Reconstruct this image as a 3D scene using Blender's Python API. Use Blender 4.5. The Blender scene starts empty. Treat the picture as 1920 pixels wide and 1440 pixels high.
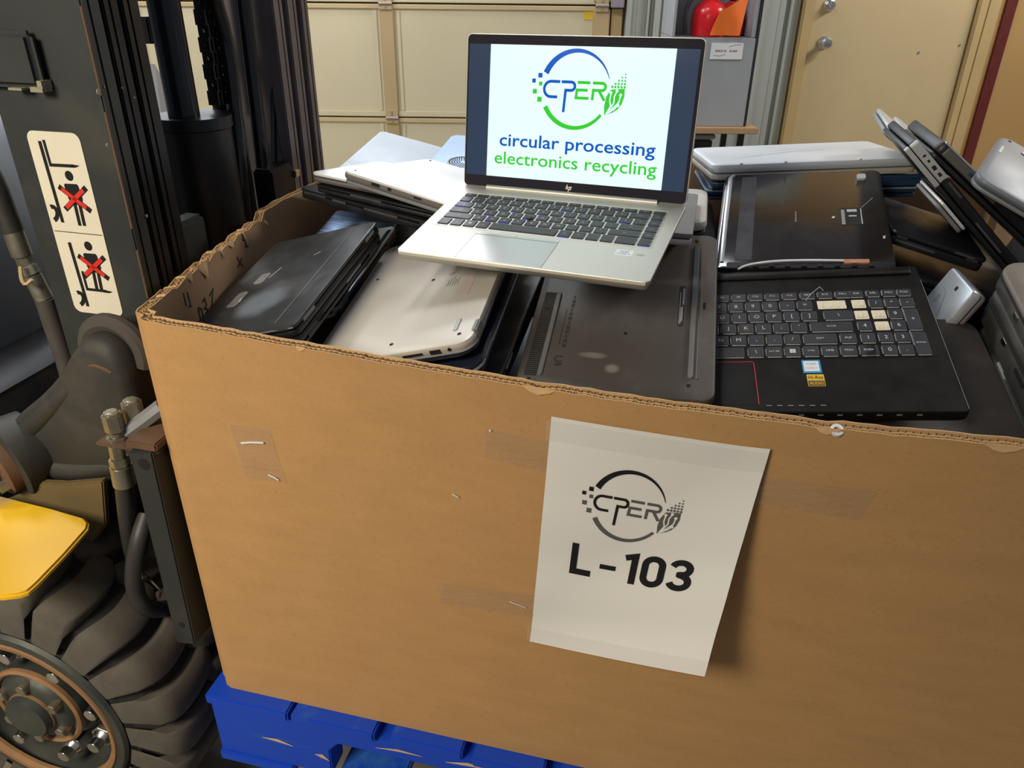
import bpy, bmesh, math, random
from mathutils import Matrix, Vector, Euler
random.seed(7)
SC = bpy.context.scene
COL = SC.collection
PI = math.pi

# ------------------------------------------------------------------ camera
# room axes: x right, y away from the camera towards the garage door, z up, floor at z = 0
CAMZ = 1.285
RWC = Matrix(((0.99994, 0.0112, 0.0), (0.00527, -0.47067, 0.8823), (0.00988, -0.8822, -0.47068)))
camd = bpy.data.cameras.new('camera')
camd.sensor_width = 36.0
camd.lens = 1430.0 / 1920.0 * 36.0
camd.clip_start = 0.02
cam = bpy.data.objects.new('camera', camd)
COL.objects.link(cam)
cm = Matrix(((RWC[0][0], -RWC[0][1], -RWC[0][2], 0), (RWC[1][0], -RWC[1][1], -RWC[1][2], 0),
             (RWC[2][0], -RWC[2][1], -RWC[2][2], CAMZ), (0, 0, 0, 1)))
cam.matrix_world = cm
SC.camera = cam
SC.view_settings.view_transform = 'Standard'
SC.view_settings.look = 'None'
SC.view_settings.gamma = 1
SC.view_settings.use_curve_mapping = False
SC.view_settings.exposure = 0.0

# ------------------------------------------------------------------ light
wd = bpy.data.worlds.new('hall_ambient')
SC.world = wd
wd.use_nodes = True
wd.node_tree.nodes['Background'].inputs[0].default_value = (0.80, 0.86, 1.0, 1)
wd.node_tree.nodes['Background'].inputs[1].default_value = 0.20


def area(name, loc, target, sx, sy, power, color):
    l = bpy.data.lights.new(name, 'AREA')
    l.shape = 'RECTANGLE'; l.size = sx; l.size_y = sy; l.energy = power; l.color = color
    o = bpy.data.objects.new(name, l)
    COL.objects.link(o)
    o.location = loc
    d = Vector(target) - Vector(loc)
    o.rotation_euler = d.to_track_quat('-Z', 'Y').to_euler()
    return o


area('ceiling_lamp_far', (-0.6, 4.15, 3.25), (-0.45, 3.6, 0), 1.3, 0.3, 34, (0.90, 0.95, 1.0))
area('ceiling_lamp_mid', (-0.6, 2.2, 3.6), (-0.2, 1.5, 0), 0.9, 0.18, 34, (0.95, 0.97, 1.0))
area('wall_fill_back', (3.7, 3.2, 3.2), (0.9, 4.6, 0.9), 1.6, 0.4, 95, (1.0, 0.96, 0.88))  # added fill light, no such fixture known: brightens the back wall and doors
area('wall_fill_left', (-2.4, 2.9, 3.4), (-0.9, 4.6, 0.6), 1.2, 0.3, 60, (0.97, 0.97, 0.95))  # added fill light for the left part of the garage door
nl_ = area('ceiling_lamp_near', (-1.45, -0.75, 2.1), (-1.35, 1.0, 0.5), 0.9, 0.7, 38, (1.0, 0.89, 0.70))
nl_.data.spread = math.radians(125)

# ------------------------------------------------------------------ frames
BO = Vector((-0.438, 0.791, -0.935 + CAMZ))              # front left bottom corner of the box
YAW = math.radians(-13.5)
MB_ = Matrix.Translation(BO) @ Matrix.Rotation(YAW, 4, 'Z')   # box frame -> room
MBI = MB_.inverted()
CAMB = MBI @ Vector((0, 0, CAMZ))
FLOOR_B = -BO.z


def ray_room(u, v):
    return RWC @ Vector(((u - 960) / 1430.0, (v - 720) / 1430.0, 1.0))


def ray_box(u, v):
    return MBI.to_3x3() @ ray_room(u, v)


def on_x(u, v, X):          # photo measurement -> point of the plane X in the box frame
    d = ray_box(u, v); return CAMB + d * ((X - CAMB.x) / d.x)


def on_y(u, v, Y):
    d = ray_box(u, v); return CAMB + d * ((Y - CAMB.y) / d.y)


def on_z(u, v, Z):
    d = ray_box(u, v); return CAMB + d * ((Z - CAMB.z) / d.z)


def wall_pt(u, v, y):       # photo measurement -> (x, z) on a wall parallel to the garage door
    d = ray_room(u, v); s = y / d.y
    return d.x * s, CAMZ + d.z * s


# ------------------------------------------------------------------ materials
MATS = {}


def N(nt, t, **kw):
    n = nt.nodes.new(t)
    for k, v in kw.items():
        setattr(n, k, v)
    return n


def mat(name, color, rough=0.5, metal=0.0, var=0.08, scale=30.0, bump=0.0, bscale=200.0, dust=0.0, dustcol=(0.45, 0.43, 0.4),
        dscale=9.0, dlo=0.52, dhi=0.75, spec=0.5, coat=0.0, stretch=(1, 1, 1), emit=None, estr=0.0, rvar=0.15, alpha=1.0):
    if name in MATS:
        return MATS[name]
    m = bpy.data.materials.new(name)
    m.use_nodes = True
    nt = m.node_tree
    b = nt.nodes['Principled BSDF']
    L = nt.links
    tc = N(nt, 'ShaderNodeTexCoord')
    mp = N(nt, 'ShaderNodeMapping'); mp.inputs['Scale'].default_value = stretch
    L.new(tc.outputs['Object'], mp.inputs[0])
    nz = N(nt, 'ShaderNodeTexNoise'); nz.inputs['Scale'].default_value = scale; nz.inputs['Detail'].default_value = 6
    L.new(mp.outputs[0], nz.inputs['Vector'])
    mr = N(nt, 'ShaderNodeMapRange'); mr.inputs[3].default_value = 1 - var; mr.inputs[4].default_value = 1 + var
    L.new(nz.outputs[0], mr.inputs[0])
    mul = N(nt, 'ShaderNodeVectorMath', operation='SCALE')
    mul.inputs[0].default_value = color[:3]
    L.new(mr.outputs[0], mul.inputs['Scale'])
    colout = mul.outputs[0]
    rr = N(nt, 'ShaderNodeMapRange'); rr.inputs[3].default_value = max(0.02, rough - rvar); rr.inputs[4].default_value = min(1, rough + rvar)
    L.new(nz.outputs[0], rr.inputs[0])
    rout = rr.outputs[0]
    if dust > 0:
        nd = N(nt, 'ShaderNodeTexNoise'); nd.inputs['Scale'].default_value = dscale; nd.inputs['Detail'].default_value = 8; nd.inputs['Roughness'].default_value = 0.65
        L.new(tc.outputs['Object'], nd.inputs['Vector'])
        dr = N(nt, 'ShaderNodeMapRange'); dr.inputs[1].default_value = dlo; dr.inputs[2].default_value = dhi; dr.inputs[4].default_value = dust
        L.new(nd.outputs[0], dr.inputs[0])
        mx = N(nt, 'ShaderNodeMix', data_type='RGBA')
        L.new(dr.outputs[0], mx.inputs[0]); L.new(colout, mx.inputs[6]); mx.inputs[7].default_value = (*dustcol, 1)
        colout = mx.outputs[2]
        ad = N(nt, 'ShaderNodeMath', operation='MULTIPLY_ADD'); ad.inputs[1].default_value = 0.5
        L.new(dr.outputs[0], ad.inputs[0]); L.new(rout, ad.inputs[2])
        rout = ad.outputs[0]
    L.new(colout, b.inputs['Base Color'])
    L.new(rout, b.inputs['Roughness'])
    b.inputs['Metallic'].default_value = metal
    b.inputs['Specular IOR Level'].default_value = spec
    b.inputs['Coat Weight'].default_value = coat
    b.inputs['Alpha'].default_value = alpha
    if bump > 0:
        nb = N(nt, 'ShaderNodeTexNoise'); nb.inputs['Scale'].default_value = bscale; nb.inputs['Detail'].default_value = 4
        L.new(mp.outputs[0], nb.inputs['Vector'])
        bp = N(nt, 'ShaderNodeBump'); bp.inputs['Strength'].default_value = bump; bp.inputs['Distance'].default_value = 0.002
        L.new(nb.outputs[0], bp.inputs['Height']); L.new(bp.outputs[0], b.inputs['Normal'])
    if emit:
        b.inputs['Emission Color'].default_value = (*emit, 1)
        b.inputs['Emission Strength'].default_value = estr
    MATS[name] = m
    return m


def two_tone(name, c1, c2, scale, lo, hi, r1=0.5, r2=0.8, metal=0.0, stretch=(1, 1, 1), bump=0.15):
    """worn paint: a second colour showing in patches"""
    m = bpy.data.materials.new(name); m.use_nodes = True
    nt = m.node_tree; b = nt.nodes['Principled BSDF']; L = nt.links
    tc = N(nt, 'ShaderNodeTexCoord'); mp = N(nt, 'ShaderNodeMapping'); mp.inputs['Scale'].default_value = stretch
    L.new(tc.outputs['Object'], mp.inputs[0])
    nz = N(nt, 'ShaderNodeTexNoise'); nz.inputs['Scale'].default_value = scale; nz.inputs['Detail'].default_value = 9; nz.inputs['Roughness'].default_value = 0.62
    L.new(mp.outputs[0], nz.inputs['Vector'])
    dr = N(nt, 'ShaderNodeMapRange'); dr.inputs[1].default_value = lo; dr.inputs[2].default_value = hi
    L.new(nz.outputs[0], dr.inputs[0])
    mx = N(nt, 'ShaderNodeMix', data_type='RGBA'); mx.inputs[6].default_value = (*c1, 1); mx.inputs[7].default_value = (*c2, 1)
    L.new(dr.outputs[0], mx.inputs[0]); L.new(mx.outputs[2], b.inputs['Base Color'])
    rr = N(nt, 'ShaderNodeMapRange'); rr.inputs[3].default_value = r1; rr.inputs[4].default_value = r2
    L.new(dr.outputs[0], rr.inputs[0]); L.new(rr.outputs[0], b.inputs['Roughness'])
    b.inputs['Metallic'].default_value = metal
    if bump:
        bp = N(nt, 'ShaderNodeBump'); bp.inputs['Strength'].default_value = bump; bp.inputs['Distance'].default_value = 0.002
        L.new(nz.outputs[0], bp.inputs['Height']); L.new(bp.outputs[0], b.inputs['Normal'])
    MATS[name] = m
    return m


def tape_mat(name='clear_tape', col=(0.55, 0.42, 0.3, 1), fac=0.10):
    m = bpy.data.materials.new(name); m.use_nodes = True
    nt = m.node_tree; L = nt.links
    out = nt.nodes['Material Output']; b = nt.nodes['Principled BSDF']
    b.inputs['Base Color'].default_value = col; b.inputs['Roughness'].default_value = 0.2
    tc = N(nt, 'ShaderNodeTexCoord'); mp = N(nt, 'ShaderNodeMapping'); mp.inputs['Scale'].default_value = (20, 20, 90); mp.inputs['Rotation'].default_value = (0, 0.5, 0)
    nz = N(nt, 'ShaderNodeTexNoise'); nz.inputs['Scale'].default_value = 1.2; nz.inputs['Detail'].default_value = 3; nz.inputs['Distortion'].default_value = 1.5
    L.new(tc.outputs['Object'], mp.inputs[0]); L.new(mp.outputs[0], nz.inputs['Vector'])
    bp = N(nt, 'ShaderNodeBump'); bp.inputs['Strength'].default_value = 0.8; bp.inputs['Distance'].default_value = 0.002
    L.new(nz.outputs[0], bp.inputs['Height']); L.new(bp.outputs[0], b.inputs['Normal'])
    tr = N(nt, 'ShaderNodeBsdfTransparent'); mx = N(nt, 'ShaderNodeMixShader'); mx.inputs[0].default_value = fac
    L.new(tr.outputs[0], mx.inputs[1]); L.new(b.outputs[0], mx.inputs[2]); L.new(mx.outputs[0], out.inputs['Surface'])
    MATS[name] = m
    return m


def emis(name, color, strength=1.0):
    m = bpy.data.materials.new(name); m.use_nodes = True
    nt = m.node_tree
    b = nt.nodes['Principled BSDF']
    b.inputs['Base Color'].default_value = (0.004, 0.004, 0.004, 1); b.inputs['Roughness'].default_value = 0.12; b.inputs['Specular IOR Level'].default_value = 0.3
    b.inputs['Emission Color'].default_value = (*color, 1); b.inputs['Emission Strength'].default_value = strength
    MATS[name] = m
    return m


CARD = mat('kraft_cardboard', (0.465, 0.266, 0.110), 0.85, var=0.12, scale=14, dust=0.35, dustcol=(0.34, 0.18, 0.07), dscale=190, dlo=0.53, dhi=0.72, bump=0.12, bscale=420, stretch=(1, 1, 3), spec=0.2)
CARD_IN = mat('shaded_inner_liner', (0.33, 0.205, 0.115), 0.85, var=0.22, scale=9, stretch=(1, 1, 3), spec=0.2)  # shadow inside the box is put into this darker, greyer liner colour
CARD_E = mat('cut_cardboard', (0.56, 0.37, 0.19), 0.95, var=0.2, scale=60, spec=0.1)
CARD_D = mat('corrugated_medium', (0.36, 0.22, 0.11), 0.95, var=0.2, scale=60, spec=0.1)
TAPE = tape_mat()
TAPE_P = tape_mat('tape_over_paper', (0.70, 0.68, 0.64, 1), 0.06)
PAPER = mat('white_paper', (0.74, 0.72, 0.68), 0.8, var=0.02, scale=8, spec=0.2)
INK = mat('black_ink', (0.012, 0.012, 0.013), 0.7, spec=0.2)
INKG = mat('grey_ink', (0.10, 0.10, 0.10), 0.7, spec=0.2)
MARKER = mat('marker_ink', (0.02, 0.018, 0.02), 0.7)
BLUEW = two_tone('blue_painted_wood', (0.003, 0.055, 0.50), (0.03, 0.16, 0.36), 9, 0.58, 0.76, 0.5, 0.75, stretch=(1, 1, 4))
RAWW = mat('raw_wood', (0.55, 0.38, 0.24), 0.8, var=0.2)

SILVER = mat('warm_silver_aluminium', (0.54, 0.53, 0.48), 0.48, 0.6, var=0.02, rvar=0.04)
SILVER_D = mat('touchpad_silver', (0.50, 0.51, 0.49), 0.30, 0.6, var=0.02, rvar=0.04)
CHAMF = mat('bright_cut_edge', (0.88, 0.84, 0.74), 0.35, 0.5, var=0.02)
SILV_PLA = mat('silver_plastic', (0.50, 0.465, 0.41), 0.42, 0.15, var=0.04, scale=7, dust=0.12, dustcol=(0.4, 0.36, 0.3))
SILV_COOL = mat('cool_silver_shell', (0.50, 0.53, 0.57), 0.34, 0.5, var=0.05, scale=8, rvar=0.06)
WHITEM = mat('pale_silver_shell', (0.78, 0.78, 0.78), 0.36, 0.4, var=0.04, scale=8, rvar=0.06)
GREYP = mat('light_grey_plastic', (0.42, 0.43, 0.43), 0.45, 0.1, var=0.06)
GREYM = mat('mid_grey_plastic', (0.20, 0.205, 0.21), 0.45, 0.1, var=0.06)
BEIGEP = mat('pale_grey_plastic', (0.55, 0.53, 0.48), 0.5, 0.0, var=0.05)
BLACKP = mat('black_plastic', (0.011, 0.012, 0.015), 0.38, var=0.25, spec=0.4, dust=0.05, dustcol=(0.25, 0.25, 0.25))
BLACKG = mat('glossy_black_plastic', (0.016, 0.013, 0.012), 0.16, var=0.25, dust=0.05, dustcol=(0.3, 0.27, 0.25), rvar=0.06)
BLACKD = mat('dusty_black_plastic', (0.026, 0.027, 0.029), 0.40, var=0.3, dust=0.22, dustcol=(0.32, 0.32, 0.31), dscale=11)
BLACKS = mat('black_plastic_pale_patch', (0.026, 0.027, 0.029), 0.42, var=0.3, dust=0.22, dustcol=(0.32, 0.32, 0.31), dscale=11)
BROWNB = mat('brown_black_plastic', (0.075, 0.065, 0.058), 0.48, var=0.10, scale=9, dust=0.10, dustcol=(0.4, 0.38, 0.35), dscale=14, bump=0.08, bscale=900)
GAMEB = mat('matte_black_alloy', (0.007, 0.006, 0.005), 0.42, var=0.2, dust=0.015, spec=0.18)
NAVY = mat('dark_navy_gloss', (0.014, 0.018, 0.035), 0.2, var=0.15)
BLUEB = mat('brushed_blue_metal', (0.22, 0.33, 0.52), 0.3, 0.9, var=0.35, scale=6, stretch=(1, 40, 1))
BLUEG = mat('deep_blue_gloss', (0.02, 0.05, 0.10), 0.2, var=0.15)
RUBBER = mat('black_rubber', (0.02, 0.02, 0.021), 0.6)
RUBG = mat('grey_rubber_strip', (0.14, 0.14, 0.14), 0.55, var=0.2, dust=0.2)
KEYC = mat('black_keycap', (0.022, 0.023, 0.028), 0.45, var=0.1)
KEYL = mat('pale_key_legend', (0.55, 0.56, 0.58), 0.6)
KEYB = emis('blue_key_backlight', (0.12, 0.14, 1.0), 0.9)
HOLE = mat('dark_opening', (0.004, 0.004, 0.005), 0.8)
CHROME = mat('bright_steel', (0.7, 0.7, 0.68), 0.25, 1.0)
LABELW = mat('white_label', (0.72, 0.74, 0.75), 0.5)
LABELG = mat('faded_label_print', (0.30, 0.30, 0.31), 0.6)
BARE = mat('bare_key_socket', (0.72, 0.65, 0.48), 0.7, var=0.25, scale=260)
PRIMER = mat('exposed_primer', (0.26, 0.23, 0.16), 0.7, var=0.3, scale=150)
COPPER = mat('copper_foil', (0.75, 0.36, 0.20), 0.35, 0.6, var=0.2, scale=120)
REDL = mat('red_trim', (0.55, 0.03, 0.02), 0.4)
BEZEL = mat('black_bezel', (0.018, 0.016, 0.026), 0.6, spec=0.12)
LCDOFF = emis('dim_screen_border', (0.030, 0.048, 0.085), 1.0)
SCREENW = emis('lit_screen_white', (0.80, 1.0, 1.0), 1.05)
SCREENB = emis('lit_screen_blue', (0.0, 0.10, 0.52), 1.0)
SCREENG = emis('lit_screen_green', (0.04, 0.62, 0.03), 1.0)

FL_BODY = mat('forklift_dark_paint', (0.028, 0.032, 0.031), 0.5, 0.2, var=0.25, scale=6, dust=0.3, dustcol=(0.10, 0.085, 0.06), dscale=5, bump=0.1, bscale=60)
FL_BLACK = mat('greasy_black_steel', (0.012, 0.012, 0.014), 0.38, 0.3, var=0.3, scale=12, dust=0.25, dustcol=(0.06, 0.045, 0.035), dscale=9)
FL_PURP = mat('pale_lilac_steel', (0.17, 0.15, 0.155), 0.42, 0.5, var=0.2, scale=12)  # daylight falling on the far mast rails is put into this lilac colour
FL_ARM = mat('cast_iron_grime', (0.030, 0.029, 0.026), 0.6, 0.1, var=0.3, scale=8, dust=0.45, dustcol=(0.10, 0.075, 0.045), dscale=8, bump=0.25, bscale=70)
FL_RUST = mat('rusty_edge', (0.11, 0.058, 0.03), 0.8, var=0.4, scale=40)
FL_RIM = mat('rim_paint', (0.045, 0.05, 0.045), 0.5, 0.2, var=0.3, scale=18, dust=0.4, dustcol=(0.10, 0.08, 0.05))
FL_ORANGE = mat('rust_orange_ring', (0.25, 0.13, 0.055), 0.75, var=0.3, scale=30)
FL_YEL = two_tone('yellow_step_paint', (0.74, 0.44, 0.015), (0.38, 0.28, 0.14), 3.5, 0.54, 0.66, 0.42, 0.7, bump=0.05)
FL_BLUEG = mat('blue_grey_bodywork', (0.11, 0.13, 0.155), 0.45, 0.0, var=0.15, scale=4)
TYRE = mat('dusty_tyre_rubber', (0.085, 0.075, 0.060), 0.85, var=0.25, scale=25, bump=0.2, bscale=150, dust=0.4, dustcol=(0.035, 0.033, 0.03), dscale=12)
TYRE_D = mat('tyre_groove_rubber', (0.018, 0.017, 0.015), 0.9, var=0.2)
DECAL = mat('cream_decal', (0.68, 0.63, 0.51), 0.5, var=0.03)
DECALR = mat('decal_red', (0.62, 0.025, 0.012), 0.5)
BRASS = mat('dirty_brass_fitting', (0.34, 0.31, 0.24), 0.35, 0.8, var=0.25, scale=50)
HOSE = mat('hydraulic_hose', (0.028, 0.026, 0.024), 0.5, var=0.2, scale=80)

GARAGE = mat('cream_door_steel', (0.62, 0.55, 0.37), 0.5, var=0.05, scale=2.2, dust=0.18, dustcol=(0.46, 0.36, 0.2), dscale=2.5)
GSTILE = mat('door_stile_steel', (0.50, 0.37, 0.20), 0.45, 0.1, var=0.12, scale=6, stretch=(1, 1, 0.3))
GTRACK = mat('lilac_grey_steel', (0.30, 0.28, 0.32), 0.5, 0.2, var=0.1)
GREENG = mat('grey_green_cladding', (0.42, 0.44, 0.40), 0.55, 0.1, var=0.15, scale=6, stretch=(1, 1, 0.15))
GREYW = mat('grey_steel_cabinet', (0.34, 0.36, 0.38), 0.5, 0.1, var=0.1, scale=5)
DOORP = mat('tan_door_paint', (0.55, 0.43, 0.24), 0.5, var=0.06, scale=3, dust=0.25, dustcol=(0.33, 0.23, 0.10), dscale=3)
FRAMEP = mat('tan_frame_paint', (0.50, 0.36, 0.17), 0.5, var=0.08, scale=5)
WALLP = mat('tan_wall_paint', (0.42, 0.25, 0.09), 0.7, var=0.06, scale=4)
REDST = mat('dark_red_paint', (0.11, 0.012, 0.008), 0.55, var=0.15)
CONC = two_tone('concrete_floor', (0.24, 0.21, 0.17), (0.15, 0.13, 0.10), 5, 0.4, 0.65, 0.6, 0.85)
EXTR = mat('extinguisher_red', (0.72, 0.012, 0.02), 0.25, var=0.08)
ORANGE = mat('orange_cloth', (0.85, 0.17, 0.015), 0.7, var=0.1)
WOODB = mat('pale_bench_wood', (0.42, 0.27, 0.14), 0.6, var=0.2, scale=8, stretch=(1, 8, 8))
YSTICK = mat('yellow_sticker', (0.72, 0.50, 0.04), 0.5)
DAYLIT = emis('daylit_glazing', (0.78, 0.89, 1.0), 4.6)


def pale_patch(m, cx, cy, rx, ry, col, amt):
    """a pale soft-edged patch mixed into the shell colour round (cx, cy)"""
    nt = m.node_tree; L = nt.links; b = nt.nodes['Principled BSDF']
    src = b.inputs['Base Color'].links[0].from_socket
    tc = N(nt, 'ShaderNodeTexCoord'); mp = N(nt, 'ShaderNodeMapping')
    mp.inputs['Location'].default_value = (-cx / rx, -cy / ry, 0); mp.inputs['Scale'].default_value = (1 / rx, 1 / ry, 0)
    L.new(tc.outputs['Object'], mp.inputs[0])
    ln = N(nt, 'ShaderNodeVectorMath', operation='LENGTH'); L.new(mp.outputs[0], ln.inputs[0])
    nz = N(nt, 'ShaderNodeTexNoise'); nz.inputs['Scale'].default_value = 28; nz.inputs['Detail'].default_value = 6
    L.new(tc.outputs['Object'], nz.inputs['Vector'])
    ad = N(nt, 'ShaderNodeMath', operation='MULTIPLY_ADD'); ad.inputs[1].default_value = .7
    L.new(nz.outputs[0], ad.inputs[0]); L.new(ln.outputs['Value'], ad.inputs[2])
    mr = N(nt, 'ShaderNodeMapRange'); mr.interpolation_type = 'SMOOTHSTEP'
    mr.inputs[1].default_value = 1.5; mr.inputs[2].default_value = .75; mr.inputs[3].default_value = 0; mr.inputs[4].default_value = amt
    L.new(ad.outputs[0], mr.inputs[0])
    mx = N(nt, 'ShaderNodeMix', data_type='RGBA'); mx.inputs[7].default_value = (*col, 1)
    L.new(mr.outputs[0], mx.inputs[0]); L.new(src, mx.inputs[6]); L.new(mx.outputs[2], b.inputs['Base Color'])


# ------------------------------------------------------------------ mesh building
class MB:
    def __init__(s):
        s.v = []; s.f = []; s.m = []

    def add(s, vs, fs, mi=0):
        o = len(s.v)
        s.v += [Vector(p) for p in vs]
        for f in fs:
            s.f.append(tuple(i + o for i in f)); s.m.append(mi)
        return s

    def box(s, a, b, mi=0):
        x0, y0, z0 = a; x1, y1, z1 = b
        return s.add([(x0, y0, z0), (x1, y0, z0), (x1, y1, z0), (x0, y1, z0), (x0, y0, z1), (x1, y0, z1), (x1, y1, z1), (x0, y1, z1)],
                     [(0, 3, 2, 1), (4, 5, 6, 7), (0, 1, 5, 4), (1, 2, 6, 5), (2, 3, 7, 6), (3, 0, 4, 7)], mi)

    def rings(s, rings, cap=True, mi=0, closed=True):
        n = len(rings[0]); vs = [p for r in rings for p in r]; fs = []
        for k in range(len(rings) - 1):
            for i in range(n if closed else n - 1):
                j = (i + 1) % n
                fs.append((k * n + i, k * n + j, (k + 1) * n + j, (k + 1) * n + i))
        if cap:
            fs.append(tuple(reversed(range(n)))); b = (len(rings) - 1) * n
            fs.append(tuple(b + i for i in range(n)))
        return s.add(vs, fs, mi)

    def slab(s, w, d, prof, rc=0.012, seg=5, mi=0, cx=0, cy=0):
        """rounded rectangle swept through (inset, z) steps, bottom to top"""
        R = []
        for ins, z in prof:
            R.append([(x + cx, y + cy, z) for x, y in rrect(w - 2 * ins, d - 2 * ins, max(rc - ins, 0.0005), seg)])
        return s.rings(R, True, mi)

    def cyl(s, p0, p1, r0, r1=None, n=16, mi=0, cap=True):
        r1 = r0 if r1 is None else r1
        p0 = Vector(p0); p1 = Vector(p1); d = (p1 - p0).normalized()
        a = d.orthogonal().normalized(); b = d.cross(a)
        ring = lambda p, r: [p + (a * math.cos(2 * PI * i / n) + b * math.sin(2 * PI * i / n)) * r for i in range(n)]
        return s.rings([ring(p0, r0), ring(p1, r1)], cap, mi)

    def lathe(s, p0, axis, prof, n=24, mi=0, cap=True):
        p0 = Vector(p0); d = Vector(axis).normalized(); a = d.orthogonal().normalized(); b = d.cross(a)
        return s.rings([[p0 + d * h + (a * math.cos(2 * PI * i / n) + b * math.sin(2 * PI * i / n)) * r for i in range(n)] for r, h in prof], cap, mi)

    def tube(s, pts, r, n=10, mi=0, cap=True, smooth=0):
        pts = [Vector(p) for p in pts]
        for _ in range(smooth):
            q = [pts[0]]
            for i in range(len(pts) - 1):
                q += [pts[i].lerp(pts[i + 1], .25), pts[i].lerp(pts[i + 1], .75)]
            q.append(pts[-1]); pts = q
        R = []; a = None
        for i, p in enumerate(pts):
            t = (pts[min(i + 1, len(pts) - 1)] - pts[max(i - 1, 0)]).normalized()
            a = (t.orthogonal() if a is None else (a - t * a.dot(t))).normalized(); b = t.cross(a)
            rr = r(i / (len(pts) - 1)) if callable(r) else r
            R.append([p + (a * math.cos(2 * PI * k / n) + b * math.sin(2 * PI * k / n)) * rr for k in range(n)])
        return s.rings(R, cap, mi)

    def prism(s, poly, f0, f1, mi=0):
        """polygon (2D) between two mappings"""
        return s.rings([[f0(*p) for p in poly], [f1(*p) for p in poly]], True, mi)

    def grid(s, fn, nu, nv, mi=0):
        vs = [fn(i / nu, j / nv) for j in range(nv + 1) for i in range(nu + 1)]
        fs = [(j * (nu + 1) + i, j * (nu + 1) + i + 1, (j + 1) * (nu + 1) + i + 1, (j + 1) * (nu + 1) + i) for j in range(nv) for i in range(nu)]
        return s.add(vs, fs, mi)

    def sheet(s, fn, nu, nv, th, mi=0):
        """a sheet with thickness: fn(u, v) -> (point, normal)"""
        n = (nu + 1) * (nv + 1); top = []; bot = []
        for j in range(nv + 1):
            for i in range(nu + 1):
                p, nn = fn(i / nu, j / nv); p = Vector(p); top.append(p); bot.append(p - Vector(nn) * th)
        fs = []
        id_ = lambda i, j: j * (nu + 1) + i
        for j in range(nv):
            for i in range(nu):
                q = (id_(i, j), id_(i + 1, j), id_(i + 1, j + 1), id_(i, j + 1))
                fs.append(q); fs.append(tuple(n + k for k in reversed(q)))
        edge = [id_(i, 0) for i in range(nu + 1)] + [id_(nu, j) for j in range(1, nv + 1)] + [id_(i, nv) for i in range(nu - 1, -1, -1)] + [id_(0, j) for j in range(nv - 1, 0, -1)]
        for k in range(len(edge)):
            a, b = edge[k], edge[(k + 1) % len(edge)]
            fs.append((b, a, a + n, b + n))
        return s.add(top + bot, fs, mi)

    def flat(s, shapes, fn, mi=0):
        """2D shapes [(verts, faces)] laid on a surface through fn(x, y)"""
        for vs, fs in shapes:
            s.add([fn(x, y) for x, y in vs], fs, mi)
        return s


def rrect(w, d, r, seg=5):
    r = min(r, w / 2 - 1e-5, d / 2 - 1e-5); P = []
    for cx, cy, a0 in ((w / 2 - r, d / 2 - r, 0), (-w / 2 + r, d / 2 - r, 90), (-w / 2 + r, -d / 2 + r, 180), (w / 2 - r, -d / 2 + r, 270)):
        for k in range(seg + 1):
            a = math.radians(a0 + 90 * k / seg)
            P.append((cx + r * math.cos(a), cy + r * math.sin(a)))
    return P


def finish(name, mb, mats, parent=None, bevel=0.0, bseg=2, smooth=35, label=None, kind=None):
    me = bpy.data.meshes.new(name)
    me.from_pydata([tuple(v) for v in mb.v], [], mb.f)
    mats = mats if isinstance(mats, (list, tuple)) else [mats]
    for m in mats:
        me.materials.append(m)
    me.polygons.foreach_set('material_index', mb.m)
    bm = bmesh.new(); bm.from_mesh(me)
    bmesh.ops.recalc_face_normals(bm, faces=bm.faces)
    if bevel > 0:
        es = [e for e in bm.edges if len(e.link_faces) == 2 and e.calc_face_angle(0) > math.radians(40)]
        bmesh.ops.bevel(bm, geom=es, offset=bevel, segments=bseg, affect='EDGES', clamp_overlap=True)
    bm.to_mesh(me); bm.free()
    if smooth:
        me.polygons.foreach_set('use_smooth', [True] * len(me.polygons))
        me.set_sharp_from_angle(angle=math.radians(smooth))
    o = bpy.data.objects.new(name, me)
    COL.objects.link(o)
    if parent is not None:
        o.parent = parent
    if label:
        o['label'] = label
    if kind:
        o['kind'] = kind
    return o


def thing(name, label, cat, M, group=None):
    o = bpy.data.objects.new(name, None)
    o.empty_display_size = 0.05
    COL.objects.link(o)
    o.matrix_world = M
    o['label'] = label; o['category'] = cat
    if group:
        o['group'] = group
    return o


def tag(o, label, cat, group=None):
    o['label'] = label; o['category'] = cat
    if group:
        o['group'] = group
    return o


# ---- 2D shapes for lettering and marks
def text2d(s, size, bold=0.0, align='CENTER', shear=0.0, squash=1.0, spacing=1.0):
    c = bpy.data.curves.new('t', 'FONT'); c.body = s; c.size = size; c.align_x = align; c.offset = bold; c.shear = shear
    c.space_character = spacing; c.resolution_u = 3
    o = bpy.data.objects.new('t', c)
    me = bpy.data.meshes.new_from_object(o)
    r = ([(v.co.x * squash, v.co.y) for v in me.vertices], [tuple(p.vertices) for p in me.polygons])
    bpy.data.objects.remove(o); bpy.data.curves.remove(c); bpy.data.meshes.remove(me)
    return r


def fit_text(s, x0, x1, ybase, xh=None, bold=0.0, height=None):
    """text stretched to run from x0 to x1 on the baseline ybase; xh = wanted x-height (or height of the tallest letter)"""
    vs, fs = text2d(s, 1.0, bold, 'LEFT')
    lx = min(v[0] for v in vs); hx = max(v[0] for v in vs)
    k = (x1 - x0) / (hx - lx)
    if xh is not None:
        ky = xh / 0.525
    elif height is not None:
        ky = height / max(v[1] for v in vs)
    else:
        ky = k
    return ([(x0 + (v[0] - lx) * k, ybase + v[1] * ky) for v in vs], fs)


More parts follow.
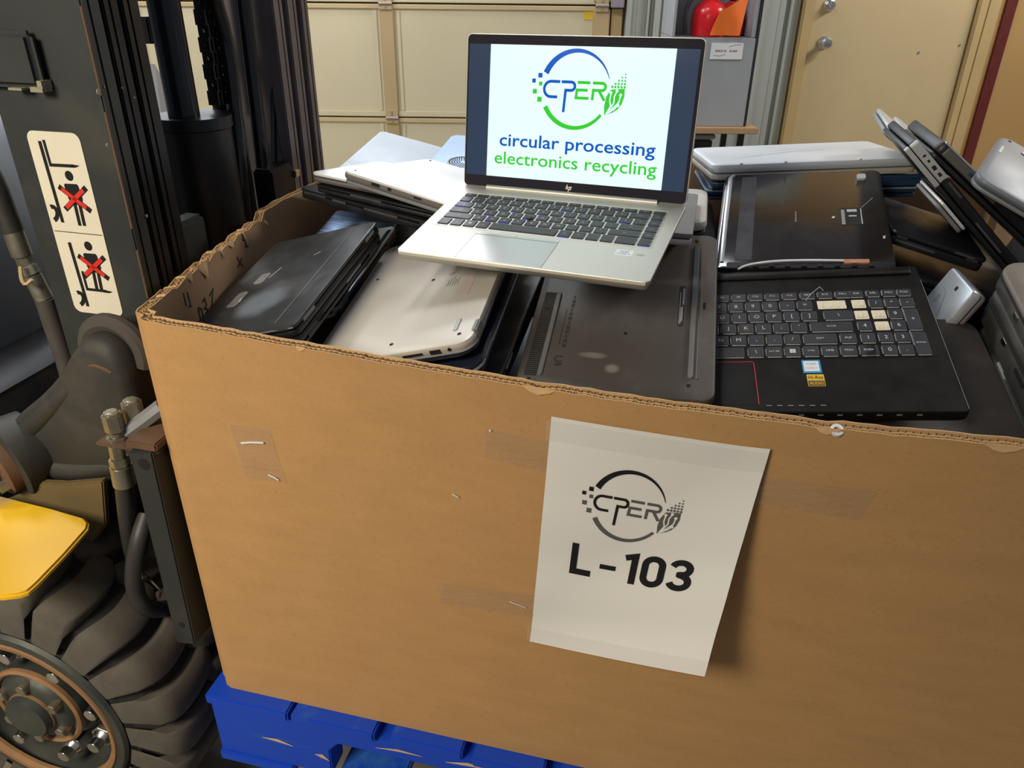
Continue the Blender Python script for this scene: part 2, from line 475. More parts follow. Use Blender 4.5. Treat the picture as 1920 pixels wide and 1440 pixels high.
def stroke(pts, w, closed=False, wf=None):
    """constant (or varying) width line with mitred joints"""
    P = [Vector((p[0], p[1])) for p in pts]; n = len(P); vs = []; fs = []
    for i in range(n):
        a = P[(i - 1) % n] if (closed or i > 0) else None
        b = P[(i + 1) % n] if (closed or i < n - 1) else None
        d1 = (P[i] - a).normalized() if a is not None else None
        d2 = (b - P[i]).normalized() if b is not None else None
        d1 = d1 or d2; d2 = d2 or d1
        n1 = Vector((-d1.y, d1.x)); n2 = Vector((-d2.y, d2.x)); m = (n1 + n2)
        m = m.normalized() if m.length > 1e-6 else n1
        k = 1 / max(0.4, m.dot(n1)); ww = wf(i / (n - 1)) if wf else w
        vs += [tuple(P[i] + m * (ww / 2 * k)), tuple(P[i] - m * (ww / 2 * k))]
    for i in range(n if closed else n - 1):
        j = (i + 1) % n
        fs.append((2 * i, 2 * i + 1, 2 * j + 1, 2 * j))
    return (vs, fs)


def arc(cx, cy, rx, ry, a0, a1, n=24):
    return [(cx + rx * math.cos(math.radians(a0 + (a1 - a0) * i / n)), cy + ry * math.sin(math.radians(a0 + (a1 - a0) * i / n))) for i in range(n + 1)]


def rect2(x0, y0, x1, y1):
    return ([(x0, y0), (x1, y0), (x1, y1), (x0, y1)], [(0, 1, 2, 3)])


def subdiv2(shape, k=1):
    return shape


def ellipse2(cx, cy, rx, ry, n=20):
    return ([(cx + rx * math.cos(2 * PI * i / n), cy + ry * math.sin(2 * PI * i / n)) for i in range(n)], [tuple(range(n))])


def logo():
    """round recycling logo, ring radius 1: returns shapes by colour role"""
    A = []; B = []; W = []
    A.append(stroke(arc(0, 0, .97, .97, 156, 18, 40), .1, wf=lambda t: 0.15 * (1 - t) ** 0.8 + .012))
    B.append(stroke(arc(0, 0, .97, .97, 208, 322, 40), .1, wf=lambda t: 0.135 - .055 * t))
    w = .075
    A.append(stroke([(-.46, .19), (-.70, .19)] + arc(-.72, -.005, .195, .195, 95, 265, 14) + [(-.70, -.2), (-.52, -.2)], w))
    A.append(stroke([(-.42, .19), (-.14, .19)] + arc(-.135, .085, .105, .105, 90, -90, 10) + [(-.14, -.02), (-.29, -.02), (-.32, -.58)], w))
    B.append(stroke([(.04, .19), (.40, .19)], w))
    B.append(stroke([(.34, 0), (.035, 0), (.02, -.2), (.38, -.2)], w))
    B.append(stroke([(.47, .19), (.74, .19)] + arc(.745, .10, .09, .09, 90, -90, 8) + [(.74, .01), (.50, .01), (.485, -.24)], w))
    B.append(stroke([(.66, .0), (.83, -.24)], w))
    for x, y, q, r in ((-1.05, .33, .12, A), (-1.23, .19, .105, A), (-1.03, .12, .10, B), (-1.19, -.08, .12, B), (-1.04, -.28, .13, B)):
        r.append(rect2(x - q / 2, y - q / 2, x + q / 2, y + q / 2))
    leaf = [(.86, -.60), (.84, -.38), (.87, -.15), (.98, .04), (1.10, .06), (1.24, .07), (1.37, .08), (1.375, -.12), (1.32, -.30), (1.22, -.44), (1.08, -.53)]
    B.append((leaf, [tuple(range(len(leaf)))]))
    for i in range(5):
        for j in range(5):
            x = 1.02 + .085 * i; y = .115 + .078 * j
            if y < .13 + (x - 1.0) * .85:
                q = .058 - .006 * j
                B.append(rect2(x - q / 2, y - q / 2, x + q / 2, y + q / 2))
    for p, c in (([(.90, -.58), (1.02, -.36), (.98, -.22), (1.0, -.05)], (1.0, -.03)), ([(.92, -.56), (1.10, -.28), (1.10, -.12), (1.16, .0)], (1.16, .02)),
                 ([(.94, -.55), (1.14, -.36), (1.24, -.26), (1.27, -.1)], (1.27, -.08)), ([(.97, -.54), (1.12, -.44), (1.2, -.36)], (1.22, -.34))):
        W.append(stroke(p, .035)); W.append(ellipse2(c[0], c[1], .042, .042, 10))
    return A, B, W


# ------------------------------------------------------------------ the room
def struct(name, mb, m, parent=None, **kw):
    o = finish(name, mb, m, parent, **kw)
    if parent is None:
        o['kind'] = 'structure'
    return o


WY = 4.62                                            # wall behind the garage door and the tan door
struct('floor', MB().box((-6, -4, -0.1), (6, 6, 0)), CONC, smooth=0)
struct('wall_back', MB().box((-6, WY, 0), (6, WY + 0.2, 4.0)), WALLP, smooth=0)
# garage door: sections 0.585 high, seams at 0.49, 1.075, 1.66, 2.245
gd = bpy.data.objects.new('door_1', None); COL.objects.link(gd); gd.location = (-0.9, WY, 0); gd['kind'] = 'structure'
gx0, gx1 = -3.6, 0.50
gloc = gd.location


def gp(x, y, z):
    return (x - gloc.x, y - gloc.y, z)


seams = [-0.015, 0.57, 1.155, 1.74, 2.325, 2.91]
stiles = [-3.5, -2.1, -0.70, 0.46]
for k in range(5):
    z0 = max(0.0, seams[k]) + 0.004; z1 = seams[k + 1] - 0.004
    b = MB()
    b.box(gp(gx0, WY - 0.045, z0), gp(gx1, WY - 0.002, z1))
    # ribs along the section edges and round each stile
    b.box(gp(gx0, WY - 0.053, z0), gp(gx1, WY - 0.045, z0 + 0.03))
    b.box(gp(gx0, WY - 0.053, z1 - 0.024), gp(gx1, WY - 0.045, z1), 1)
    for sx in stiles[:-1]:
        b.box(gp(sx - 0.075, WY - 0.052, z0 + .03), gp(sx - 0.052, WY - 0.045, z1 - .03))
        b.box(gp(sx + 0.052, WY - 0.052, z0 + .03), gp(sx + 0.072, WY - 0.045, z1 - .03))
    finish('door_section', b, [GARAGE, mat('ochre_stained_steel', (0.55, 0.43, 0.23), 0.5, var=0.2, scale=4)], gd, bevel=0.003)
    for sx in stiles:
        w = 0.038 if sx < 0.4 else 0.045
        b = MB().box(gp(sx - w, WY - 0.066, z0 + .012), gp(sx + w, WY - 0.0455, z1 - .012))
        finish('door_stile', b, GSTILE, gd, bevel=0.004)
        if k < 4:
            zz = seams[k + 1]
            b = MB().box(gp(sx - 0.034, WY - 0.074, zz - 0.030), gp(sx + 0.034, WY - 0.066, zz + 0.045))
            b.cyl(gp(sx - 0.036, WY - 0.075, zz), gp(sx + 0.036, WY - 0.075, zz), 0.008, n=8, mi=1)
            for dz in (-.018, .02, .034):
                b.cyl(gp(sx, WY - 0.078, zz + dz), gp(sx, WY - 0.073, zz + dz), 0.006, n=8, mi=1)
            finish('door_hinge', b, [GSTILE, GTRACK], gd, bevel=0.001)
finish('yellow_sticker', MB().box(gp(0.365, WY - 0.0475, 1.085), gp(0.455, WY - 0.0448, 1.135)), YSTICK, gd, label='small yellow sticker')
# glazed row of the door above the picture: daylight comes in here
wn = 0
for zw, (x0, x1) in [(z, c) for z in (0.0, 0.585) for c in ((-3.42, -2.18), (-2.02, -0.78), (-0.62, 0.40))]:
    wn += 1
    w = finish('window_%d' % wn, MB().box((x0, WY - 0.06, zw + 1.78), (x1, WY - 0.0540, zw + 2.28)), DAYLIT)
    w['kind'] = 'structure'
    fb = MB()
    for a, c in (((x0 - .03, 1.75), (x1 + .03, 1.78)), ((x0 - .03, 2.28), (x1 + .03, 2.31)), ((x0 - .03, 1.78), (x0, 2.28)), ((x1, 1.78), (x1 + .03, 2.28))):
        fb.box((a[0], WY - .068, a[1] + zw), (c[0], WY - .0532, c[1] + zw))
    finish('window_frame', fb, GARAGE, w)
# track post and cladding strips to the right of the garage door
def vstrip(name, x0, x1, z0, z1, y0, y1, m, bevel=0.004):
    return struct(name, MB().box((x0, y0, z0), (x1, y1, z1)), m, bevel=bevel)


vstrip('trim_1', 0.505, 0.575, 1.145, 2.4, WY - .09, WY - .001, GTRACK)
b = MB().box((0.515, WY - .05, 0), (0.575, WY - .001, 1.14)); struct('trim_2', b, FRAMEP, bevel=.004)
# ribbed grey green cladding between the two doors
b = MB()
xs = [0.59, 0.62, 0.65, 0.705, 0.72, 0.745, 0.78, 0.80, 0.85, 0.875, 0.90, 0.96, 0.99, 1.05, 1.30, 1.345, 1.42, 1.455, 1.478, 1.492, 1.535]
dep = [.08, .04, .03, .045, .015, .05, .03, .045, .03, .06, .02, .03, .03, .03, .05, .035, .03, .018, .04, .02, .05]
for i in range(len(xs) - 1):
    b.box((xs[i] + .0005, WY - dep[i], 0), (xs[i + 1] - .0005, WY - .001, 3.0))
struct('trim_3', b, GREENG, bevel=.002)
# tan steel door with its frame
d2 = bpy.data.objects.new('door_2', None); COL.objects.link(d2); d2.location = (2.03, WY, 0); d2['kind'] = 'structure'


def dp(x, y, z):
    return (x - 2.03, y - WY, z)


finish('door_leaf', MB().box(dp(1.605, WY - .03, 0.01), dp(2.475, WY - .002, 2.08)), DOORP, d2, bevel=.003)
b = MB().box(dp(1.545, WY - .06, 0), dp(1.60, WY - .001, 2.12)).box(dp(2.482, WY - .06, 0), dp(2.525, WY - .001, 2.12)).box(dp(1.545, WY - .06, 2.065), dp(2.56, WY - .001, 2.12))
b.box(dp(2.535, WY - .045, 0), dp(2.60, WY - .001, 2.12))
finish('door_frame', b, FRAMEP, d2, bevel=.004)
b = MB().lathe(dp(1.69, WY - .03, 0.985), (0, -1, 0), [(.033, 0), (.033, .008), (.014, .012), (.013, .035), (.026, .042), (.029, .058), (.022, .07), (0.002, .073)])
finish('door_knob', b, CHROME, d2)
b = MB().lathe(dp(1.685, WY - .03, 1.170), (0, -1, 0), [(.032, 0), (.032, .008), (.026, .016), (.0205, .018), (.02, .03), (0.002, .03)])
b.box(dp(1.680, WY - .068, 1.157), dp(1.690, WY - .058, 1.183))
finish('deadbolt', b, CHROME, d2)
for x, z in ((2.225, .94), (2.44, 0.98)):
    finish('screw_head', MB().cyl(dp(x, WY - .034, z), dp(x, WY - .029, z), .006, n=10), GREYM, d2)
vstrip('trim_4', 2.645, 2.705, 0, 3.2, WY - .012, WY - .001, REDST, .002)

# wooden bench with a grey steel cabinet and the fire extinguisher
t = thing('wooden_bench', 'pale wooden bench board on dark legs under the grey steel cabinet', 'bench', Matrix.Translation((0.95, 4.05, 0)))
finish('bench_top', MB().box((-.42, -.19, .62), (.235, .22, .648)), WOODB, t, bevel=.003)
for x in (-.38, .165):
    for y in (-.15, .17):
        finish('leg', MB().box((x - .014, y - .014, 0), (x + .014, y + .014, .62)), BLACKP, t, bevel=.002)
t = thing('storage_box', 'dark box on the floor below the wooden bench', 'box', Matrix.Translation((0.83, 4.05, 0)))
finish('body', MB().box((-.14, -.11, 0), (.16, .14, .58)), BLACKP, t, bevel=.01)
finish('box_lid', MB().box((-.15, -.12, .58), (.17, .15, .605)), GREYM, t, bevel=.006)
t = thing('steel_cabinet', 'grey steel cabinet with a white label standing on the wooden bench', 'cabinet', Matrix.Translation((0.93, 4.02, .648)))
cx0, cx1, ctop = -.20, .19, .397
b = MB().box((cx0, -.12, 0), (cx1, .2, ctop))
b.box((cx0, .13, ctop), (cx1, .2, 1.1)).box((cx1 - .025, -.11, ctop), (cx1, .13, 1.1)).box((cx0, -.11, ctop), (cx0 + .012, .13, 1.1))
finish('body', b, GREYW, t, bevel=.003)
finish('hinge_strip', MB().box((cx1 + .0012, -.115, 0.001), (cx1 + .014, .05, 1.1)), RUBBER, t, bevel=.002)
lb = finish('name_label', MB().box((-.015, -.124, .305), (.135, -.1195, .375)), LABELW, t, label='white label with grey print')
b = MB()
b.flat([stroke([(.0, .322), (.03, .319), (.055, .327)], .003), stroke([(.07, .360), (.095, .367), (.125, .368)], .003)],
       lambda x, y: (x, -.1243, y))
for i, wdt in enumerate((.012, .010, .008, .011, 0, .009, .012, .008)):
    if wdt:
        b.box((.006 + i * .0135, -.1246, .337), (.006 + i * .0135 + wdt, -.1242, .346))
finish('label_print', b, LABELG, lb, smooth=0)
t = thing('fire_extinguisher', 'red fire extinguisher with black hose standing on the grey cabinet', 'fire extinguisher', Matrix.Translation((0.955, 4.0, 1.0455)))
prof = [(.075, 0), (.082, .012), (.082, .085), (.078, .115), (.06, .14), (.03, .155), (.026, .175)]
finish('cylinder', MB().lathe((-.04, 0, 0), (0, 0, 1), prof, 28), EXTR, t)
finish('valve', MB().cyl((-.04, 0, .175), (-.04, 0, .205), .02).box((-.055, -.012, .2), (.05, .012, .213)).box((-.055, -.01, .225), (.04, .01, .236)), BLACKP, t, bevel=.002)
finish('hose', MB().tube([(-.06, -.01, .19), (-.13, -.03, .18), (-.165, -.04, .12), (-.16, -.04, .04), (-.155, -.03, .012)], .011, smooth=2), RUBBER, t)
finish('gauge', MB().lathe((-.04, -.02, .19), (0, -1, 0), [(.016, 0), (.016, .01), (.002, .011)], 16), LABELW, t)
t2 = thing('fire_extinguisher', 'second red fire extinguisher, darker, right behind the orange cloth', 'fire extinguisher', Matrix.Translation((1.025, 4.04, 1.0455)))
finish('cylinder', MB().lathe((0, 0, 0), (0, 0, 1), [(.058, 0), (.064, .01), (.064, .09), (.055, .12), (.03, .14), (.02, .15)], 24), EXTR, t2)
finish('valve', MB().cyl((0, 0, .15), (0, 0, .18), .015).box((-.03, -.01, .178), (.035, .01, .19)), BLACKP, t2, bevel=.002)
b = MB()


def flag(u, v):
    x = -.075 + .135 * u * (1 - .05 * v) + .035 * v; z = .01 + (.10 + .075 * u) * v
    return (x, -.108 + .012 * math.sin(u * 5 + v * 3), z), (0, -1, 0)


b.sheet(flag, 10, 8, .002)
o = finish('orange_cloth', b, ORANGE); o.matrix_world = Matrix.Translation((0.975, 4.0, 1.0455))
tag(o, 'bright orange cloth hanging in front of the red fire extinguishers', 'cloth')

# ------------------------------------------------------------------ pallet
pal = thing('pallet', 'blue painted wooden pallet lifted on the forks under the cardboard box', 'pallet', MB_ @ Matrix.Translation((0, 0, -.145)))
PH = .145
bx = [(-.005, .128), (.134, .262), (.285, .39), (.405, .505), (.525, .625), (.645, .745), (.765, .865), (.885, .985), (1.005, 1.11), (1.125, 1.225)]
for i, (a, c) in enumerate(bx):
    j = random.uniform(-.004, .004)
    finish('deck_board', MB().box((a, -.02 + j, PH - .018), (c, 1.035 + j, PH - .0005)), BLUEW, pal, bevel=.0025)
for y in (-.015, .49, .995):
    poly = [(-.003, .018), (.183, .018), (.185, .075), (.20, .094), (.43, .094), (.447, .075), (.447, .018), (.775, .018), (.775, .075), (.79, .094), (1.02, .094), (1.035, .075), (1.035, .018), (1.22, .018), (1.22, PH - .0185), (-.003, PH - .0185)]
    b = MB(); n = len(poly)
    b.add([(x, y, z) for x, z in poly] + [(x, y + .04, z) for x, z in poly],
          [tuple(range(n)), tuple(range(2 * n - 1, n - 1, -1))] + [(i, (i + 1) % n, n + (i + 1) % n, n + i) for i in range(n)])
    finish('stringer', b, BLUEW, pal, bevel=.002)
for a, c in ((-.005, .12), (.19, .29), (.54, .68), (.90, 1.0), (1.10, 1.225)):
    finish('bottom_board', MB().box((a, -.02, 0), (c, 1.035, .0175)), BLUEW, pal, bevel=.0025)
for x0, z0, x1, z1, wd_ in ((.075, .070, .125, .066, .006), (.16, .060, .182, .052, .008), (.26, .108, .33, .112, .004), (.365, .112, .43, .118, .006)):
    b = MB().flat([stroke([(x0, z0), ((x0 + x1) / 2, (z0 + z1) / 2 + .003), (x1, z1)], wd_, wf=lambda t: .001 + wd_ * (1 - abs(2 * t - 1)))], lambda x, z: (x, -.0157, z))
    finish('chipped_paint', b, RAWW, pal, smooth=0, label='bare wood showing where the blue paint is chipped')

# ------------------------------------------------------------------ cardboard box
BW, BD, BH = 1.20, 1.02, 0.592
RCN = 0.028


def hz(z):
    return max(0.0, min(1.0, z / BH)) ** 1.3


def front_y(x, z):
    return -0.051 * hz(z) * max(0.0, math.sin(PI * (min(max(x, 0), BW) / BW) ** 1.22))


def left_x(y, z):
    return -0.078 * hz(z) * max(0.0, math.sin(PI * min(max(y, 0), BD) / (BD * 1.02))) ** 1.15


def plan(s, z):
    """perimeter point for s in [0,4): 0 front left->right, 1 right, 2 back, 3 left (going round), with round corners"""
    k = int(s) % 4; t = s - int(s)
    if k == 0:
        x = t * BW; e = min(x, BW - x); y = front_y(x, z)
        if e < RCN: y += RCN * .5 * (1 - e / RCN) ** 2; x += (RCN * .5 * (1 - e / RCN) ** 2) * (1 if x < .5 else -1)
        return Vector((x, y, z))
    if k == 1:
        y = t * BD; x = BW + .05 * hz(z) * math.sin(PI * t); e = min(y, BD - y)
        if e < RCN: x -= RCN * .5 * (1 - e / RCN) ** 2; y += (RCN * .5 * (1 - e / RCN) ** 2) * (1 if y < .5 else -1)
        return Vector((x, y, z))
    if k == 2:
        x = BW - t * BW; y = BD + .04 * hz(z) * math.sin(PI * t); e = min(x, BW - x)
        if e < RCN: y -= RCN * .5 * (1 - e / RCN) ** 2; x += (RCN * .5 * (1 - e / RCN) ** 2) * (1 if x < .5 else -1)
        return Vector((x, y, z))
    y = BD - t * BD; x = left_x(y, z); e = min(y, BD - y)
    if e < RCN: x += RCN * .5 * (1 - e / RCN) ** 2; y += (RCN * .5 * (1 - e / RCN) ** 2) * (1 if y < .5 else -1)
    return Vector((x, y, z))


def plan_in(s, z, off):
    a = plan((s - .004) % 4, z); c = plan((s + .004) % 4, z); d = c - a; d.z = 0; d.normalize()
    return plan(s % 4, z) + Vector((-d.y, d.x, 0)) * off


RN = [random.uniform(-1, 1) for _ in range(400)]


def rimz(s):
    i = s * 90; k = int(i); f = i - k
    n = RN[k % 400] * (1 - f) + RN[(k + 1) % 400] * f
    side = int(s) % 4; t = s - int(s)
    ed = min(1.0, min(t, 1 - t) * 30)
    if side == 0:
        z = BH + n * .0008 * ed
        for c, w, d in ((.405, .012, .003), (.62, .014, .003), (.80, .03, .006), (.945, .02, .005)):
            z -= d * max(0, 1 - abs(t - c) / w)
        return z
    if side == 3:
        y = BD * (1 - t)
        z = BH + n * .0012 * ed
        if .10 < y < .40: z += n * .0022 - .002
        if y > .405: z += .008
        return z
    return BH + n * .001 * ed


TH = .0145
box = thing('cardboard_box', 'large open brown corrugated cardboard box full of laptops on the blue pallet', 'box', MB_)


def panel(nm, s0, s1, ns):
    b = MB(); hz_ = [0, .03, .1, .2, .3, .4, .48, .54]
    S = [s0 + (s1 - s0) * i / ns for i in range(ns + 1)]
    loop = []
    for s in S:
        rz = rimz(s % 4)
        outer = [plan(s % 4, z) for z in hz_] + [plan(s % 4, rz - .014), plan(s % 4, rz)]
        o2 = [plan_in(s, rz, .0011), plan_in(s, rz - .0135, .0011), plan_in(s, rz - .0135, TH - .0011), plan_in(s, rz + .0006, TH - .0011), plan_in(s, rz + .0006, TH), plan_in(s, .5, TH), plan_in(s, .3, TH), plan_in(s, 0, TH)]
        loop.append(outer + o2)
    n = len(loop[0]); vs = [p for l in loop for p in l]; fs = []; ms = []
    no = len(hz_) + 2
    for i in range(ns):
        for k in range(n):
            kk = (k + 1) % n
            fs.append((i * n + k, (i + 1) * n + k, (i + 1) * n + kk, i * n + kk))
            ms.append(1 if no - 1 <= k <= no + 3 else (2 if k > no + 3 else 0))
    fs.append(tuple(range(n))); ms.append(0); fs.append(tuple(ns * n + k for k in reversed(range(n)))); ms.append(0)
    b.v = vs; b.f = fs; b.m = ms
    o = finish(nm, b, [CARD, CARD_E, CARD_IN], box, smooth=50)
    # the corrugated core seen in the cut edge: two fluted layers and the liner between them
    L = (s1 - s0) * (BW if (int(s0 + .5) % 2 == 0) else BD)
    nf = int(L / .0031); c = MB()

    def strip(pts_fn, m, th):
        rows = []
        for i in range(nf + 1):
            s = s0 + (s1 - s0) * i / nf
            rz = rimz(s % 4) - .0007 - .0012 * abs(RN[(i * 7) % 400])
            off = pts_fn(i)
            rows.append([plan_in(s, rz, off), plan_in(s, rz, off + th), plan_in(s, rz - .013, off + th), plan_in(s, rz - .013, off)])
        c.rings(rows, True, m)
    strip(lambda i: .0014 if i % 2 else .0064, 0, .0007)
    strip(lambda i: .0080 if (i // 1) % 2 else .0126, 0, .0007)
    strip(lambda i: .0070 + .0002 * RN[i % 400], 1, .0009)
    finish('corrugated_core', c, [CARD_D, CARD_E], o, smooth=0)
    return o


FRONT = panel('front_panel', -0.0001, 1.0, 90)
LEFT = panel('left_panel', 3.0, 3.9999, 70)
panel('right_panel', 1.0, 2.0, 40)
panel('back_panel', 2.0, 3.0, 40)
finish('bottom_panel', MB().box((.012, .012, .0005), (BW - .012, BD - .012, .006)), CARD, box)


def lwall(y, z, off=TH + .0006):
    return plan_in(3 + 1 - min(max(y, .001), BD - .001) / BD, z, off)


# torn paper along the left rim
for y, ln, dz, out in ((.130, .020, .010, .003), (.165, .034, .020, .004), (.24, .008, .016, .004), (.265, .028, .007, .004), (.322, .007, .020, .004), (.395, .016, .010, .003)):
    b = MB()
    z = rimz(3 + 1 - y / BD)
    p0 = lwall(y, z + .001, TH - .001); p1 = lwall(y + ln, z + .001, TH - .001)
    tip = lwall(y + ln * random.uniform(.2, .8), z - dz, TH + out)
    mid = (p0 + p1) / 2 + Vector((out * .5, 0, .001)); mid2 = (p0.lerp(tip, .5) + p1.lerp(tip, .5)) / 2 + Vector((out * .5, 0, 0))
    P_ = (p0, mid, p1, p1.lerp(tip, .55), tip, p0.lerp(tip, .5), mid2)
    b.add(P_, [(0, 1, 6, 5), (1, 2, 3, 6), (5, 6, 4), (6, 3, 4)])
    b.add([q + Vector((-.0009, 0, .0002)) for q in P_], [(5, 6, 1, 0), (6, 3, 2, 1), (4, 6, 5), (4, 3, 6)])
    finish('torn_flap', b, CARD_E, LEFT, smooth=0, label='torn flap of cardboard liner')
for k in range(13):
    b = MB()
    y = .04 + .03 * k + random.uniform(-.012, .012); z = rimz(3 + 1 - y / BD); ln = random.uniform(.004, .012)
    a = lwall(y, z - .001, .001 + random.uniform(0, .006)); c = lwall(y + ln, z - .001, TH - random.uniform(0, .006)); u = random.uniform(.001, .004)
    b.add([a, c, c + Vector((.001, .002, u)), a + Vector((0, .003, u * .7)), a + Vector((.0008, 0, 0)), c + Vector((.0008, 0, 0)), c + Vector((.0016, .002, u)), a + Vector((.0008, .003, u * .7))],
          [(0, 1, 2, 3), (7, 6, 5, 4), (0, 4, 5, 1), (1, 5, 6, 2), (2, 6, 7, 3), (3, 7, 4, 0)])
    finish('paper_shred', b, CARD_E, LEFT, smooth=0)
# crushed bits along the front rim
for t_, ln, dz, out in ((.392, .034, .006, .0022), (.612, .022, .005, .002), (.725, .034, .006, .0022), (.185, .012, .004, .0012)):
    b = MB()
    z = rimz(t_); x = t_ * BW
    p = lambda xx, zz, o_: plan_in(xx / BW, zz, -o_)
    vs = [p(x, z + .0005, .0002), p(x + ln * .5, z + .001, .0006), p(x + ln, z + .0005, .0002), p(x + ln * .8, z - dz * .6, out * .7), p(x + ln * .5, z - dz, out), p(x + ln * .25, z - dz * .7, out * .8)]
    b.add(vs, [(0, 1, 5), (1, 4, 5), (1, 3, 4), (1, 2, 3)])
    b.add([q + Vector((0, .0012, 0)) for q in vs], [(5, 1, 0), (5, 4, 1), (4, 3, 1), (3, 2, 1)])
    finish('crushed_edge', b, CARD_E, FRONT, smooth=0)
b = MB().lathe(plan_in(.628, rimz(.628) - .0035, .003), (0, -.55, 1), [(.0058, 0), (.0058, .003), (.003, .003), (.003, 0)], 18, cap=False)
o = finish('washer', b, LABELW); o.matrix_world = MB_
tag(o, 'tiny pale ring stuck in the cut front edge of the cardboard box', 'washer')
# marker writing inside the left panel
mk = [[(.112, .578), (.112, .560)], [(.122, .575), (.123, .556), (.117, .557)],
      [(.178, .548), (.192, .552), (.177, .533), (.171, .524)],
      [(.155, .548), (.163, .550), (.164, .541), (.157, .538), (.163, .535), (.161, .526), (.152, .527)],
      [(.140, .546), (.139, .526), (.147, .530), (.148, .541), (.140, .546)],
      [(.286, .566), (.292, .554), (.297, .548)], [(.280, .552), (.300, .560)],
      [(.322, .590), (.318, .582), (.328, .578), (.322, .571), (.330, .568)],
      [(.415, .592), (.422, .585), (.424, .572)], [(.432, .596), (.428, .585), (.438, .580), (.432, .566), (.440, .560)], [(.443, .592), (.447, .572)], [(.452, .590), (.458, .586), (.455, .575)]]
for p in mk:
    b = MB().flat([stroke(p, .0030)], lambda y, z: lwall(y, z))
    finish('marker_stroke', b, MARKER, LEFT, smooth=0, label='black marker stroke')


def fwall(x, z, off=.0005):
    return plan_in(min(max(x, .002), BW - .002) / BW, z, -off)


# clear packing tape on the front
tb = [((.115, .475), (.170, .478), (.180, .405), (.122, .40)), ((.432, .535), (.512, .531), (.508, .492), (.428, .497)),
      ((.372, .298), (.487, .308), (.485, .270), (.365, .262)), ((.695, .532), (.800, .528), (.792, .492), (.700, .496))]
for q in tb:
    b = MB()

    def tp(u, v, q=q):
        x = (q[0][0] * (1 - u) + q[1][0] * u) * (1 - v) + (q[3][0] * (1 - u) + q[2][0] * u) * v
        z = (q[0][1] * (1 - u) + q[1][1] * u) * (1 - v) + (q[3][1] * (1 - u) + q[2][1] * u) * v
        wr = .0007 * (1 + math.sin(u * 23 + 9 * v + q[0][0] * 40) * math.sin(v * 17 + u * 6))
        return fwall(x, z, .0006 + wr), (0, -1, 0)
    b.sheet(tp, 22, 14, .0001)
    finish('clear_tape', b, TAPE, FRONT, label='wrinkled clear packing tape')
for pts, w in (([(.128, .452), (.143, .456), (.160, .459)], .0026), ([(.158, .413), (.166, .411), (.171, .408)], .0022), ([(.438, .535), (.437, .533)], .002), ([(.455, .292), (.475, .287)], .0012), ([(.392, .440), (.399, .437)], .0015)):
    b = MB().flat([stroke(pts, w)], lambda x, z: fwall(x, z, .0028))
    finish('tape_crease', b, LABELW, FRONT, smooth=0)

# ------------------------------------------------------------------ paper sign
def front_hit(u, v):
    p = on_y(u, v, 0)
    for _ in range(25):
        p = on_y(u, v, front_y(p.x, p.z))
    return p


PTL, PTR, PBL = front_hit(1035, 779), front_hit(1443.5, 841.5), front_hit(995, 1200)
PBF = PTR + PBL - PTL
PBF = fwall(PBF.x, PBF.z, .002)
PCD = on_y(1321, 1267, PBF.y - .070) - PBF


def paper_pt(u, v, lift=0.0):
    """u right, v down in [0,1]; the lower right corner curls away from the box"""
    x = PTL.x + u * (PTR.x - PTL.x) + v * (PBL.x - PTL.x); z = PTL.z + u * (PTR.z - PTL.z) + v * (PBL.z - PTL.z)
    p = fwall(x, z, .0022)
    k = max(0.0, (u * .70 + v * .72) - .60) / .82
    p = p + PCD * k ** 1.75
    p += Vector((0, -.0012 * math.sin(v * 19 + u * 2) * v, 0))
    return p + Vector((0, -lift, 0))


sign = thing('paper_sign', 'white paper sheet marked L-103 with a grey logo, taped to the box front', 'sign', MB_ @ Matrix.Translation((.6, 0, .38)))


def pl(u, v, lift=0.0):
    return paper_pt(u, v, lift) - Vector((.6, 0, .38))


b = MB(); b.sheet(lambda u, v: (pl(u, v), (0, -1, 0)), 26, 36, .0003)
finish('paper_sheet', b, PAPER, sign, smooth=60)


def dense(shape, k=2):
    """split faces so that flat marks follow the curled sheet"""
    bm = bmesh.new()
    vs = [bm.verts.new((x, y, 0)) for x, y in shape[0]]
    for f in shape[1]:
        try:
            bm.faces.new([vs[i] for i in f])
        except ValueError:
            pass
    bmesh.ops.triangulate(bm, faces=bm.faces[:])
    for _ in range(k):
        es = [e for e in bm.edges if e.calc_length() > .05]
        if es:
            bmesh.ops.subdivide_edges(bm, edges=es, cuts=1, use_grid_fill=False)
            bmesh.ops.triangulate(bm, faces=bm.faces[:])
    bm.verts.index_update()
    r = ([(v.co.x, v.co.y) for v in bm.verts], [tuple(v.index for v in f.verts) for f in bm.faces])
    bm.free(); return r


LA, LB, LW = logo()
pc = (.431, .288)                         # logo centre on the sheet, ring half size (u, v)
pr = (.186, .141)
pfn = lambda lift: (lambda x, y: pl(pc[0] + x * pr[0], pc[1] - y * pr[1], lift))
lg = finish('logo', MB().flat([dense(s, 1) for s in LA], pfn(.0006)), INK, sign, smooth=0)
finish('logo_lower_half', MB().flat([dense(s, 1) for s in LB], pfn(.0006)), INKG, lg, smooth=0)
finish('logo_traces', MB().flat([dense(s, 1) for s in LW], pfn(.0010)), PAPER, lg, smooth=0)
